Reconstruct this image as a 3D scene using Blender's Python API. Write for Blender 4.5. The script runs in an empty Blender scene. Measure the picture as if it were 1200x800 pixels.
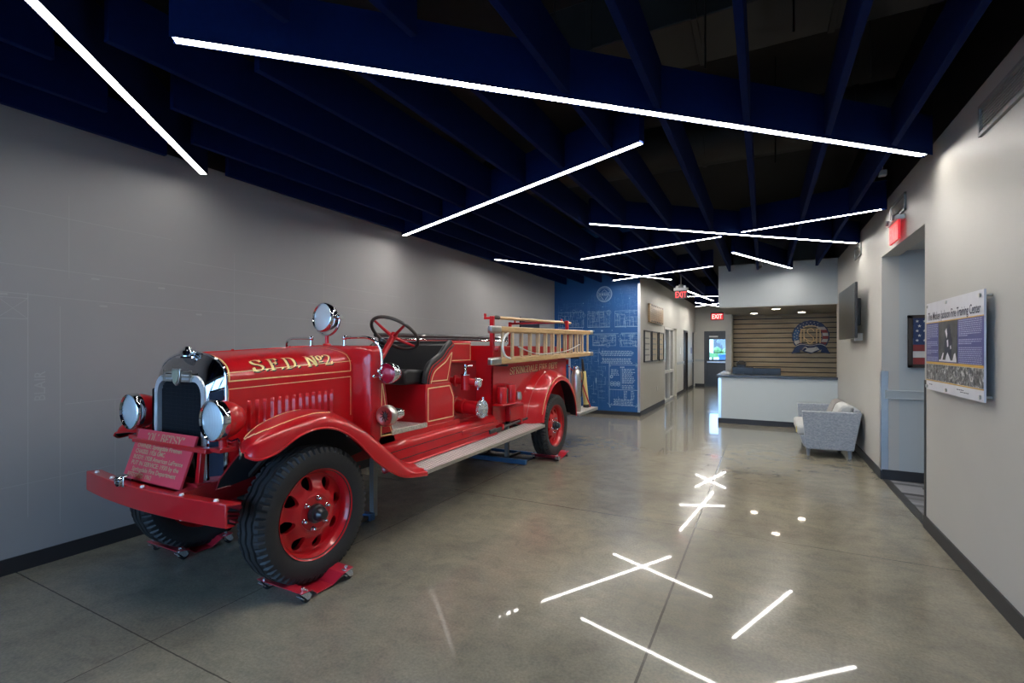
import bpy, bmesh, math, random
from mathutils import Vector, Matrix
random.seed(7)
SC = bpy.context.scene
COL = SC.collection
PI = math.pi
WL = {}                       # world location of every parent


# ------------------------------------------------------------------ materials
def new_mat(name):
    m = bpy.data.materials.new(name)
    m.use_nodes = True
    nt = m.node_tree
    return m, nt, nt.nodes['Principled BSDF'], nt.nodes['Material Output']


def setp(b, **k):
    names = {'col': 'Base Color', 'rough': 'Roughness', 'metal': 'Metallic', 'coat': 'Coat Weight', 'coatr': 'Coat Roughness',
             'spec': 'Specular IOR Level', 'ior': 'IOR', 'trans': 'Transmission Weight', 'sheen': 'Sheen Weight',
             'emit': 'Emission Strength', 'ecol': 'Emission Color'}
    for a, v in k.items():
        if a in ('col', 'ecol'):
            v = tuple(v) + (1.0,)
        b.inputs[names[a]].default_value = v


def coords(nt, scale=(1, 1, 1), rot=(0, 0, 0), kind='Object'):
    tc = nt.nodes.new('ShaderNodeTexCoord')
    mp = nt.nodes.new('ShaderNodeMapping')
    mp.inputs['Scale'].default_value = scale
    mp.inputs['Rotation'].default_value = rot
    nt.links.new(tc.outputs[kind], mp.inputs['Vector'])
    return mp.outputs['Vector']


def noise(nt, vec, scale, detail=4, rough=0.55, dist=0.0):
    n = nt.nodes.new('ShaderNodeTexNoise')
    n.inputs['Scale'].default_value = scale
    n.inputs['Detail'].default_value = detail
    n.inputs['Roughness'].default_value = rough
    n.inputs['Distortion'].default_value = dist
    nt.links.new(vec, n.inputs['Vector'])
    return n.outputs['Fac']


def ramp(nt, fac, stops):
    r = nt.nodes.new('ShaderNodeValToRGB')
    el = r.color_ramp.elements
    el[0].position, el[0].color = stops[0][0], tuple(stops[0][1]) + (1,)
    el[1].position, el[1].color = stops[-1][0], tuple(stops[-1][1]) + (1,)
    for p, c in stops[1:-1]:
        e = el.new(p)
        e.color = tuple(c) + (1,)
    nt.links.new(fac, r.inputs['Fac'])
    return r.outputs['Color']


def mixc(nt, fac, a, b, mode='MIX'):
    m = nt.nodes.new('ShaderNodeMix')
    m.data_type = 'RGBA'
    m.blend_type = mode
    for sock, v in ((m.inputs['Factor'], fac), (m.inputs['A'], a), (m.inputs['B'], b)):
        if isinstance(v, (int, float)):
            sock.default_value = v
        elif isinstance(v, (tuple, list)):
            sock.default_value = tuple(v) + (1,)
        else:
            nt.links.new(v, sock)
    return m.outputs['Result']


def math_n(nt, op, a, b=0.0):
    m = nt.nodes.new('ShaderNodeMath')
    m.operation = op
    for i, v in ((0, a), (1, b)):
        if isinstance(v, (int, float)):
            m.inputs[i].default_value = v
        else:
            nt.links.new(v, m.inputs[i])
    return m.outputs[0]


def bump(nt, bsdf, h, strength=0.2, dist=0.01):
    b = nt.nodes.new('ShaderNodeBump')
    b.inputs['Strength'].default_value = strength
    b.inputs['Distance'].default_value = dist
    nt.links.new(h, b.inputs['Height'])
    nt.links.new(b.outputs['Normal'], bsdf.inputs['Normal'])


def plain(name, col, rough=0.5, metal=0.0, var=0.06, vscale=6.0, bumps=0.0, bscale=60, **k):
    m, nt, b, o = new_mat(name)
    setp(b, col=col, rough=rough, metal=metal, **k)
    v = coords(nt)
    if var:
        f = noise(nt, v, vscale)
        lo = tuple(c * (1 - var) for c in col)
        hi = tuple(min(1, c * (1 + var)) for c in col)
        nt.links.new(ramp(nt, f, [(0.3, lo), (0.7, hi)]), b.inputs['Base Color'])
    if bumps:
        bump(nt, b, noise(nt, v, bscale, 3), bumps, 0.004)
    return m


def emissive(name, col, strength):
    m, nt, b, o = new_mat(name)
    setp(b, col=col, emit=strength, ecol=col, rough=0.4)
    return m


def thin_glass(name, tint=(0.93, 0.96, 0.97), refl=0.08):
    m, nt, b, o = new_mat(name)
    nt.nodes.remove(b)
    tr = nt.nodes.new('ShaderNodeBsdfTransparent')
    tr.inputs['Color'].default_value = tuple(tint) + (1,)
    gl = nt.nodes.new('ShaderNodeBsdfGlossy')
    gl.inputs['Roughness'].default_value = 0.02
    fr = nt.nodes.new('ShaderNodeFresnel')
    fr.inputs['IOR'].default_value = 1.5
    mx = nt.nodes.new('ShaderNodeMixShader')
    nt.links.new(fr.outputs[0], mx.inputs[0])
    nt.links.new(tr.outputs[0], mx.inputs[1])
    nt.links.new(gl.outputs[0], mx.inputs[2])
    nt.links.new(mx.outputs[0], o.inputs['Surface'])
    return m


M = {}
M['red'] = plain('fire_red_paint', (0.50, 0.007, 0.013), 0.3, var=0.05, coat=0.65, coatr=0.04, spec=.3)
M['red_dark'] = plain('red_chassis_paint', (0.30, 0.008, 0.014), 0.4, var=0.1, coat=0.5, coatr=0.12)
M['red_plate'] = plain('red_dolly_paint', (0.45, 0.012, 0.03), 0.35, coat=0.6, coatr=0.1)
M['red_sign'] = plain('red_sign_board', (0.62, 0.048, 0.078), 0.5)
M['gold'] = plain('gold_leaf', (0.86, 0.64, 0.30), 0.4, 0.2, var=0.12, vscale=40)
M['gold_pale'] = plain('pale_gold_line', (0.85, 0.64, 0.34), 0.45, 0.05)
M['ink'] = plain('black_letter_shadow', (0.01, 0.01, 0.012), 0.5)
M['chrome'] = plain('chrome', (0.80, 0.82, 0.85), 0.08, 1.0, var=0.02)
M['nickel'] = plain('brushed_nickel', (0.62, 0.61, 0.57), 0.28, 1.0, var=0.06, vscale=20)
M['zinc'] = plain('zinc_plated_steel', (0.74, 0.76, 0.79), 0.22, 0.75, var=0.08, vscale=30)
M['steel_dark'] = plain('dark_steel', (0.06, 0.058, 0.055), 0.45, 0.7, var=0.2, vscale=20)
M['black'] = plain('black_enamel', (0.012, 0.013, 0.016), 0.3, coat=0.4)
M['black_under'] = plain('black_undercoat', (0.012, 0.014, 0.018), 0.45)
M['leather'] = plain('black_leather', (0.012, 0.012, 0.014), 0.38, bumps=0.25, bscale=90)
M['rubber'] = plain('tyre_rubber', (0.014, 0.0145, 0.016), 0.6, var=0.15, vscale=12, bumps=0.15, bscale=80)
M['core'] = plain('radiator_core', (0.008, 0.010, 0.014), 0.5)
M['wheel_rim_black'] = plain('dark_bronze_steering_rim', (0.045, 0.035, 0.028), 0.35, coat=0.6)
M['blue_steel'] = plain('blue_painted_steel', (0.03, 0.11, 0.24), 0.4, coat=0.4)
M['white_paint'] = plain('white_enamel', (0.78, 0.78, 0.76), 0.4)
M['cream_hose'] = plain('yellow_hose_wrap', (0.68, 0.58, 0.22), 0.6, bumps=0.3, bscale=120)
M['glass'] = thin_glass('clear_glass')


def wood(name, a, b, scale=(3, 3, 3), rough=0.4, coat=0.3):
    m, nt, bs, o = new_mat(name)
    setp(bs, rough=rough, coat=coat, coatr=0.15)
    v = coords(nt, scale)
    f = noise(nt, v, 4.0, 6, 0.6, 0.6)
    nt.links.new(ramp(nt, f, [(0.3, a), (0.7, b)]), bs.inputs['Base Color'])
    return m


M['ladder_wood'] = wood('varnished_ash_wood', (0.40, 0.24, 0.095), (0.62, 0.42, 0.20), (8, 1, 8))
M['rung_wood'] = wood('pale_ash_rungs', (0.50, 0.36, 0.19), (0.72, 0.56, 0.35), (8, 8, 1))
M['plaque_wood'] = wood('oak_plaque', (0.33, 0.20, 0.09), (0.50, 0.33, 0.17), (1, 2, 8))


def lens_mat(name, col, rough=0.15):
    m, nt, b, o = new_mat(name)
    setp(b, col=col, rough=rough, metal=0.1, coat=1.0, coatr=0.03)
    w = nt.nodes.new('ShaderNodeTexWave')
    w.bands_direction = 'X'
    w.inputs['Scale'].default_value = 28
    nt.links.new(coords(nt), w.inputs['Vector'])
    bump(nt, b, w.outputs['Fac'], 0.35, 0.006)
    return m


M['lens'] = lens_mat('fluted_lamp_glass', (0.62, 0.70, 0.74))
M['lens_red'] = lens_mat('red_lamp_glass', (0.40, 0.004, 0.03), 0.1)


def diamond(name):
    m, nt, b, o = new_mat(name)
    setp(b, rough=0.36, metal=0.45)
    v = coords(nt)
    sx = nt.nodes.new('ShaderNodeSeparateXYZ')
    nt.links.new(v, sx.inputs[0])
    X, Y = sx.outputs[0], sx.outputs[1]
    f = 2 * PI / 0.052
    u = math_n(nt, 'SINE', math_n(nt, 'MULTIPLY', math_n(nt, 'ADD', X, Y), f))
    w = math_n(nt, 'SINE', math_n(nt, 'MULTIPLY', math_n(nt, 'SUBTRACT', X, Y), f))
    p = math_n(nt, 'MULTIPLY', u, w)
    nt.links.new(ramp(nt, math_n(nt, 'ADD', math_n(nt, 'MULTIPLY', p, 0.5), 0.5), [(0.45, (0.38, 0.36, 0.35)), (0.62, (0.95, 0.93, 0.90))]), b.inputs['Base Color'])
    bump(nt, b, p, 0.5, 0.004)
    return m


M['diamond'] = diamond('diamond_tread_plate')


def wall_paint(name, col, split=3.13, rough=0.5, spec=0.35, dark=(0.012, 0.012, 0.014)):
    """satin paint; the plenum above the paint line is painted black"""
    m, nt, b, o = new_mat(name)
    setp(b, rough=rough, spec=spec)
    v = coords(nt)
    n = noise(nt, v, 1.3, 3)
    c = ramp(nt, n, [(0.3, tuple(x * 0.97 for x in col)), (0.7, tuple(x * 1.03 for x in col))])
    if split:
        g = nt.nodes.new('ShaderNodeNewGeometry')
        s = nt.nodes.new('ShaderNodeSeparateXYZ')
        nt.links.new(g.outputs['Position'], s.inputs[0])
        c = mixc(nt, math_n(nt, 'GREATER_THAN', s.outputs[2], split), c, dark)
    nt.links.new(c, b.inputs['Base Color'])
    bump(nt, b, noise(nt, v, 180, 2), 0.06, 0.002)
    return m


M['wall_right'] = wall_paint('greige_satin_paint', (0.46, 0.447, 0.415), rough=0.45, spec=0.4)
M['wall_left'] = wall_paint('grey_graphic_wallcovering', (0.325, 0.322, 0.322), rough=0.45, spec=0.4)
M['wall_hall'] = wall_paint('hall_greige_paint', (0.54, 0.525, 0.48), split=3.2)
M['wall_blue'] = wall_paint('blueprint_blue_wallcovering', (0.014, 0.088, 0.27), split=None, rough=0.5)
M['wall_white'] = wall_paint('pale_grey_paint', (0.42, 0.45, 0.46), split=3.155)
M['wall_counter'] = wall_paint('counter_pale_paint', (0.53, 0.575, 0.58), split=None)
M['soffit'] = plain('soffit_paint', (0.50, 0.48, 0.44), 0.6)
M['base'] = plain('charcoal_rubber_base', (0.022, 0.022, 0.025), 0.5)
M['deck'] = plain('black_painted_deck', (0.003, 0.003, 0.003), 0.8)
M['duct'] = plain('black_painted_duct', (0.009, 0.008, 0.007), 0.6)
M['navy'] = plain('navy_acoustic_felt', (0.0018, 0.0095, 0.060), 0.85, var=0.08, vscale=25, spec=0.08)
M['stainless'] = plain('stainless_guard', (0.70, 0.72, 0.74), 0.3, 1.0)
M['alu_white'] = plain('white_aluminium_frame', (0.66, 0.65, 0.61), 0.4)
M['dark_glass'] = plain('dark_reflective_glass', (0.02, 0.022, 0.026), 0.05, coat=1.0)
M['door_slate'] = plain('slate_door_paint', (0.05, 0.058, 0.07), 0.4)
M['door_brown'] = plain('dark_brown_door', (0.025, 0.019, 0.016), 0.4)
M['ctop'] = plain('charcoal_worktop', (0.035, 0.037, 0.042), 0.3)
M['tvblack'] = plain('tv_black_plastic', (0.015, 0.015, 0.017), 0.35)
M['screen'] = plain('dark_screen', (0.016, 0.017, 0.018), 0.3, spec=.3)
M['paper'] = plain('framed_paper', (0.62, 0.60, 0.56), 0.6, var=0.12, vscale=14)
M['paper_tan'] = plain('tan_document', (0.50, 0.42, 0.30), 0.6, var=0.3, vscale=20)
M['strip'] = emissive('light_strip_diffuser', (1.0, 0.965, 0.90), 66.0)
M['strip_dim'] = emissive('light_strip_diffuser_low', (1.0, 0.965, 0.90), 24.0)
M['downlight'] = emissive('downlight_lens', (1.0, 0.95, 0.86), 18.0)
M['panel_light'] = emissive('ceiling_panel_lens', (1.0, 0.96, 0.90), 3.0)
M['exit_red'] = emissive('exit_letters_red', (1.0, 0.06, 0.06), 1.3)
M['exit_face'] = emissive('exit_face_red', (0.9, 0.03, 0.045), 0.5)
M['blueprint_line'] = plain('white_print_line', (0.27, 0.38, 0.56), 0.6)
M['blueprint_faint'] = plain('faint_print_line', (0.045, 0.13, 0.33), 0.6)
M['grey_line'] = plain('pale_grey_print', (0.385, 0.382, 0.385), 0.5)
M['bushleaf'] = plain('hedge_leaves', (0.10, 0.22, 0.07), 0.7, var=0.4, vscale=9, bumps=0.6, bscale=12)
M['lot'] = plain('pale_concrete_lot', (0.45, 0.45, 0.44), 0.8)
M['bin_blue'] = plain('blue_bin_plastic', (0.03, 0.12, 0.30), 0.5)
M['facade'] = plain('pale_far_building', (0.70, 0.69, 0.66), 0.8)


def floor_mat():
    m, nt, b, o = new_mat('polished_concrete')
    v = coords(nt)
    a = noise(nt, v, 0.9, 6, 0.62, 0.5)
    c = noise(nt, v, 5.5, 8, 0.7, 0.8)
    d = noise(nt, v, 70, 3, 0.6)
    c1 = ramp(nt, a, [(0.28, (0.165, 0.15, 0.12)), (0.5, (0.225, 0.205, 0.163)), (0.74, (0.285, 0.258, 0.20))])
    c2 = ramp(nt, c, [(0.3, (0.74, 0.75, 0.74)), (0.5, (0.98, 0.98, 0.97)), (0.72, (1.14, 1.12, 1.09))])
    col = mixc(nt, 0.75, c1, c2, 'MULTIPLY')
    e = noise(nt, coords(nt, (1.0, 2.6, 1)), 2.4, 7, 0.7, 1.5)
    col = mixc(nt, 0.45, col, ramp(nt, e, [(0.35, (0.86, 0.88, 0.88)), (0.62, (1.16, 1.12, 1.02))]), 'MULTIPLY')
    col = mixc(nt, 0.5, col, ramp(nt, d, [(0.35, (0.75, 0.75, 0.75)), (0.65, (1.24, 1.23, 1.2))]), 'MULTIPLY')
    g = nt.nodes.new('ShaderNodeNewGeometry')
    s = nt.nodes.new('ShaderNodeSeparateXYZ')
    nt.links.new(g.outputs['Position'], s.inputs[0])
    # saw-cut joints: two along the room, three across it
    tot = None
    wob = math_n(nt, 'MULTIPLY', math_n(nt, 'SUBTRACT', noise(nt, v, 12, 2), 0.5), 0.006)
    for ax, p, w in ((0, -0.51, 0.0065), (0, -2.785, 0.003), (1, 1.34, 0.0035), (1, 4.285, 0.003), (0, 1.765, 0.003)):
        t = math_n(nt, 'LESS_THAN', math_n(nt, 'ABSOLUTE', math_n(nt, 'ADD', math_n(nt, 'SUBTRACT', s.outputs[ax], p), wob)), w)
        tot = t if tot is None else math_n(nt, 'MAXIMUM', tot, t)
    col = mixc(nt, math_n(nt, 'MULTIPLY', tot, 0.72), col, (0.035, 0.03, 0.026))
    nt.links.new(col, b.inputs['Base Color'])
    setp(b, rough=0.2, spec=0.15, coat=0.45, coatr=0.03)
    return m


M['floor'] = floor_mat()


def carpet_mat():
    m, nt, b, o = new_mat('striped_carpet_tile')
    br = nt.nodes.new('ShaderNodeTexBrick')
    br.inputs['Scale'].default_value = 1.0
    br.inputs['Brick Width'].default_value = 0.5
    br.inputs['Row Height'].default_value = 0.085
    br.inputs['Mortar Size'].default_value = 0.0
    br.inputs['Color1'].default_value = (0.018, 0.019, 0.024, 1)
    br.inputs['Color2'].default_value = (0.20, 0.205, 0.225, 1)
    br.inputs['Bias'].default_value = 0.0
    nt.links.new(coords(nt, rot=(0, 0, 0.15)), br.inputs['Vector'])
    nt.links.new(br.outputs['Color'], b.inputs['Base Color'])
    setp(b, rough=0.95)
    bump(nt, b, noise(nt, coords(nt), 400, 2), 0.4, 0.004)
    return m


M['carpet'] = carpet_mat()


def fabric(name, a, b_, scale=45):
    m, nt, b, o = new_mat(name)
    v = coords(nt, (1, 1, 2.2))
    f = noise(nt, v, scale, 3, 0.7)
    nt.links.new(ramp(nt, f, [(0.35, a), (0.65, b_)]), b.inputs['Base Color'])
    setp(b, rough=0.85, sheen=0.2)
    bump(nt, b, noise(nt, v, 300, 2), 0.3, 0.003)
    return m


M['sofa'] = fabric('blue_grey_woven_fabric', (0.20, 0.225, 0.26), (0.36, 0.385, 0.42))
M['sofa_light'] = fabric('light_grey_fabric', (0.40, 0.40, 0.39), (0.52, 0.52, 0.50), 80)
M['sofa_brown'] = fabric('taupe_fabric', (0.17, 0.15, 0.14), (0.25, 0.23, 0.21), 80)
M['sofa_leg'] = plain('grey_sofa_leg', (0.22, 0.25, 0.29), 0.4)


def slat_mat():
    m, nt, b, o = new_mat('barnwood_slats')
    v = coords(nt, (0.6, 1, 9))
    f = noise(nt, v, 3.5, 6, 0.65, 0.4)
    nt.links.new(ramp(nt, f, [(0.25, (0.25, 0.185, 0.105)), (0.5, (0.41, 0.32, 0.20)), (0.78, (0.53, 0.44, 0.31))]), b.inputs['Base Color'])
    setp(b, rough=0.6)
    return m


M['slat'] = slat_mat()


def photo_mat(name, seed, scale=16):
    """a grainy black-and-white photographic print"""
    m, nt, b, o = new_mat(name)
    v = coords(nt, (scale, scale, scale))
    mp = nt.nodes[-1] if False else None
    f = noise(nt, v, 1.0 + 0.13 * seed, 5, 0.7, 1.2)
    nt.links.new(ramp(nt, f, [(0.38, (0.02, 0.02, 0.022)), (0.52, (0.16, 0.16, 0.16)), (0.66, (0.62, 0.62, 0.61))]), b.inputs['Base Color'])
    setp(b, rough=0.4)
    return m


M['photo_a'] = photo_mat('mono_print', 1, 18)
M['photo_dark'] = plain('dark_mono_print', (0.055, 0.058, 0.06), 0.4, var=0.5, vscale=9)
M['poster_white'] = plain('poster_white', (0.62, 0.62, 0.66), 0.35)
M['poster_blue'] = plain('poster_blue', (0.055, 0.06, 0.22), 0.35)
M['poster_gold'] = plain('poster_gold', (0.62, 0.36, 0.06), 0.4)
M['poster_ink'] = plain('poster_ink', (0.012, 0.014, 0.04), 0.4)
M['poster_text'] = plain('poster_small_text', (0.36, 0.38, 0.55), 0.4)
M['flag_navy'] = plain('flag_navy', (0.012, 0.03, 0.10), 0.55, var=0.2)
M['flag_blue'] = plain('emblem_blue', (0.02, 0.10, 0.27), 0.5)
M['flag_red'] = plain('flag_red', (0.22, 0.03, 0.03), 0.55, var=0.2)
M['flag_white'] = plain('flag_white', (0.58, 0.56, 0.53), 0.55, var=0.15)
M['frame_dark'] = plain('dark_wood_frame', (0.03, 0.022, 0.018), 0.5)
M['vent_grey'] = plain('grey_vent_paint', (0.26, 0.26, 0.25), 0.5)
M['tag_yellow'] = plain('yellow_tag', (0.62, 0.52, 0.10), 0.5)


# ------------------------------------------------------------------ mesh helpers
def V(*a):
    return Vector(a if len(a) > 1 else a[0])


def frame(axis):
    a = Vector(axis).normalized()
    t = Vector((0, 0, 1)) if abs(a.z) < 0.9 else Vector((1, 0, 0))
    u = a.cross(t).normalized()
    return a, u, a.cross(u).normalized()


def cr(pts, n=6, closed=False):
    """Catmull-Rom through points of any dimension"""
    P = [Vector(p) for p in pts]
    out = []
    L = len(P)
    for i in range(L if closed else L - 1):
        if closed:
            a, b, c, d = P[i - 1], P[i], P[(i + 1) % L], P[(i + 2) % L]
        else:
            a, b, c, d = P[max(i - 1, 0)], P[i], P[i + 1], P[min(i + 2, L - 1)]
        for k in range(n):
            t = k / n
            out.append(0.5 * ((2 * b) + (c - a) * t + (2 * a - 5 * b + 4 * c - d) * t * t + (3 * b - a - 3 * c + d) * t ** 3))
    if not closed:
        out.append(P[-1])
    return out


def arc(cx, cy, rx, ry, a0, a1, n=12):
    return [(cx + rx * math.cos(math.radians(a0 + (a1 - a0) * i / n)), cy + ry * math.sin(math.radians(a0 + (a1 - a0) * i / n))) for i in range(n + 1)]


class MB:
    def __init__(s):
        s.v, s.f, s.mi = [], [], []
        s.m = 0

    def add(s, verts, faces):
        o = len(s.v)
        s.v += [Vector(x) for x in verts]
        for f in faces:
            s.f.append([i + o for i in f])
            s.mi.append(s.m)
        return s

    def face(s, *pts):
        return s.add(pts, [list(range(len(pts)))])

    def hexa(s, p):
        return s.add(p, [(0, 3, 2, 1), (4, 5, 6, 7), (0, 1, 5, 4), (1, 2, 6, 5), (2, 3, 7, 6), (3, 0, 4, 7)])

    def box(s, x0, x1, y0, y1, z0, z1):
        return s.hexa([(x0, y0, z0), (x1, y0, z0), (x1, y1, z0), (x0, y1, z0), (x0, y0, z1), (x1, y0, z1), (x1, y1, z1), (x0, y1, z1)])

    def bar(s, p, q, w, h, up=(0, 0, 1)):
        """rectangular bar from p to q, w across, h along up"""
        p, q = V(p), V(q)
        a = (q - p).normalized()
        u = V(up)
        r = a.cross(u).normalized()
        u = r.cross(a).normalized()
        c = []
        for e in (p, q):
            c += [e - r * w / 2 - u * h / 2, e + r * w / 2 - u * h / 2, e + r * w / 2 + u * h / 2, e - r * w / 2 + u * h / 2]
        return s.add(c, [(0, 1, 2, 3), (7, 6, 5, 4), (0, 4, 5, 1), (1, 5, 6, 2), (2, 6, 7, 3), (3, 7, 4, 0)])

    def loft(s, rings, closed=True, caps=True):
        n = len(rings[0])
        vs = [p for r in rings for p in r]
        fs = []
        for i in range(len(rings) - 1):
            for j in range(n if closed else n - 1):
                a, b = i * n + j, i * n + (j + 1) % n
                fs.append((a, b, b + n, a + n))
        if caps and closed:
            fs.append(list(range(n))[::-1])
            fs.append([(len(rings) - 1) * n + j for j in range(n)])
        return s.add(vs, fs)

    def cyl(s, p, q, r, r2=None, n=20):
        p, q = V(p), V(q)
        a, u, w = frame(q - p)
        r2 = r if r2 is None else r2
        R = []
        for e, rr in ((p, r), (q, r2)):
            R.append([e + (u * math.cos(2 * PI * k / n) + w * math.sin(2 * PI * k / n)) * rr for k in range(n)])
        return s.loft(R)

    def lathe(s, prof, o, axis, n=32, closed=False):
        """prof: (radius, distance along axis)"""
        a, u, w = frame(axis)
        o = V(o)
        R = []
        for r, h in prof:
            r = max(r, 1e-5)
            R.append([o + a * h + (u * math.cos(2 * PI * k / n) + w * math.sin(2 * PI * k / n)) * r for k in range(n)])
        return s.loft(R, True, not closed)

    def tube(s, pts, r, n=10, closed=False):
        P = [V(p) for p in pts]
        L = len(P)
        R = []
        prev = None
        for i, p in enumerate(P):
            if closed:
                t = P[(i + 1) % L] - P[i - 1]
            else:
                t = P[min(i + 1, L - 1)] - P[max(i - 1, 0)]
            t.normalize()
            if prev is None:
                _, u, w = frame(t)
            else:
                u = (prev - t * prev.dot(t)).normalized()
                w = t.cross(u)
            prev = u
            rr = r(i / (L - 1)) if callable(r) else r
            R.append([p + (u * math.cos(2 * PI * k / n) + w * math.sin(2 * PI * k / n)) * rr for k in range(n)])
        if closed:
            R.append(R[0])
            return s.loft(R, True, False)
        return s.loft(R)

    def prism(s, pts, vec):
        vec = V(vec)
        a = [V(p) for p in pts]
        n = len(a)
        return s.add(a + [p + vec for p in a], [list(range(n))[::-1], [n + i for i in range(n)]] + [(i, (i + 1) % n, n + (i + 1) % n, n + i) for i in range(n)])

    def ball(s, c, r, n=16, sc=(1, 1, 1)):
        c = V(c)
        R = []
        for i in range(n // 2 + 1):
            t = PI * i / (n // 2)
            R.append([c + V(max(r * math.sin(t), 1e-5) * math.cos(2 * PI * k / n) * sc[0], max(r * math.sin(t), 1e-5) * math.sin(2 * PI * k / n) * sc[1], r * math.cos(t) * sc[2]) for k in range(n)])
        return s.loft(R)

    def ribbon(s, pts, width, normal, lift=0.0):
        """flat band along pts, lying in the surface whose normal is given (a vector or one per point)"""
        P = [V(p) for p in pts]
        L = len(P)
        vs = []
        for i, p in enumerate(P):
            t = (P[min(i + 1, L - 1)] - P[max(i - 1, 0)]).normalized()
            n = V(normal[i] if isinstance(normal[0], (tuple, list, Vector)) else normal).normalized()
            b = t.cross(n).normalized() * width / 2
            vs += [p + b + n * lift, p - b + n * lift]
        return s.add(vs, [(2 * i, 2 * i + 1, 2 * i + 3, 2 * i + 2) for i in range(L - 1)])

    def build(s, name, mat, parent=None, bevel=0.0, smooth=35, loc=None, seg=2, recalc=True, solid=0.0):
        o0 = WL[parent] if parent is not None else V(loc or (0, 0, 0))
        me = bpy.data.meshes.new(name)
        me.from_pydata([tuple(p - o0) for p in s.v], [], s.f)
        mats = mat if isinstance(mat, (list, tuple)) else [mat]
        for m in mats:
            me.materials.append(M[m] if isinstance(m, str) else m)
        for p, i in zip(me.polygons, s.mi):
            p.material_index = i
        if recalc:
            bm = bmesh.new()
            bm.from_mesh(me)
            bmesh.ops.remove_doubles(bm, verts=bm.verts, dist=1e-5)
            bmesh.ops.recalc_face_normals(bm, faces=bm.faces)
            bm.to_mesh(me)
            bm.free()
        if smooth:
            for p in me.polygons:
                p.use_smooth = True
            me.set_sharp_from_angle(angle=math.radians(smooth))
        ob = bpy.data.objects.new(name, me)
        COL.objects.link(ob)
        if parent is not None:
            ob.parent = parent
        else:
            ob.location = o0
        WL[ob] = o0
        if solid:
            md = ob.modifiers.new('thickness', 'SOLIDIFY')
            md.thickness = solid
            md.offset = 0
        if bevel:
            md = ob.modifiers.new('edges', 'BEVEL')
            md.width = bevel
            md.segments = seg
            md.limit_method = 'ANGLE'
            md.angle_limit = math.radians(40)
            md.harden_normals = False
        return ob


def tag(o, label=None, cat=None, group=None, kind=None):
    if label:
        o['label'] = label
    if cat:
        o['category'] = cat
    if group:
        o['group'] = group
    if kind:
        o['kind'] = kind
    return o


def thing(name, label, cat, loc, group=None):
    o = bpy.data.objects.new(name, None)
    o.empty_display_size = 0.1
    COL.objects.link(o)
    o.location = loc
    WL[o] = V(loc)
    return tag(o, label, cat, group)


def holder(name, parent, loc):
    """an Empty part that carries sub-parts"""
    o = bpy.data.objects.new(name, None)
    o.empty_display_size = 0.05
    COL.objects.link(o)
    o.parent = parent
    o.location = V(loc) - WL[parent]
    WL[o] = V(loc)
    return o


def copy_tree(o, parent=None):
    c = o.copy()
    COL.objects.link(c)
    if parent is not None:
        c.parent = parent
    WL[c] = WL[o]
    for ch in list(o.children):
        copy_tree(ch, c)
    return c


def struct(name, mb, mat, parent=None, **k):
    o = mb.build(name, mat, parent, **k)
    if parent is None:
        o['kind'] = 'structure'
    return o


# ------------------------------------------------------------------ lettering
def text_faces(s, size=1.0, bold=0.0, xs=1.0):
    cu = bpy.data.curves.new('t', 'FONT')
    cu.body = s
    cu.size = size
    cu.offset = bold
    cu.resolution_u = 2
    ob = bpy.data.objects.new('t', cu)
    COL.objects.link(ob)
    bpy.context.view_layer.update()
    me = bpy.data.meshes.new_from_object(ob.evaluated_get(bpy.context.evaluated_depsgraph_get()))
    vs = [(v.co.x * xs, v.co.y) for v in me.vertices]
    fs = [list(p.vertices) for p in me.polygons]
    bpy.data.objects.remove(ob)
    bpy.data.curves.remove(cu)
    bpy.data.meshes.remove(me)
    return vs, fs


def put_text(mb, s, fn, size, bold=0.0, xs=1.0, align='L', width=None):
    """fn maps (x, y) of the flat text to a point in the world"""
    vs, fs = text_faces(s, size, bold, xs)
    if not vs:
        return
    x0, x1 = min(v[0] for v in vs), max(v[0] for v in vs)
    k = width / (x1 - x0) if width else 1.0
    w = (x1 - x0) * k
    off = {'L': 0, 'C': -w / 2, 'R': -w}[align]
    mb.add([fn((v[0] - x0) * k + off, v[1]) for v in vs], fs)


def _s(*p):
    return [Vector(q) for q in p]


def _c(*p):
    return cr([Vector(q) for q in p], 5)


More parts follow.
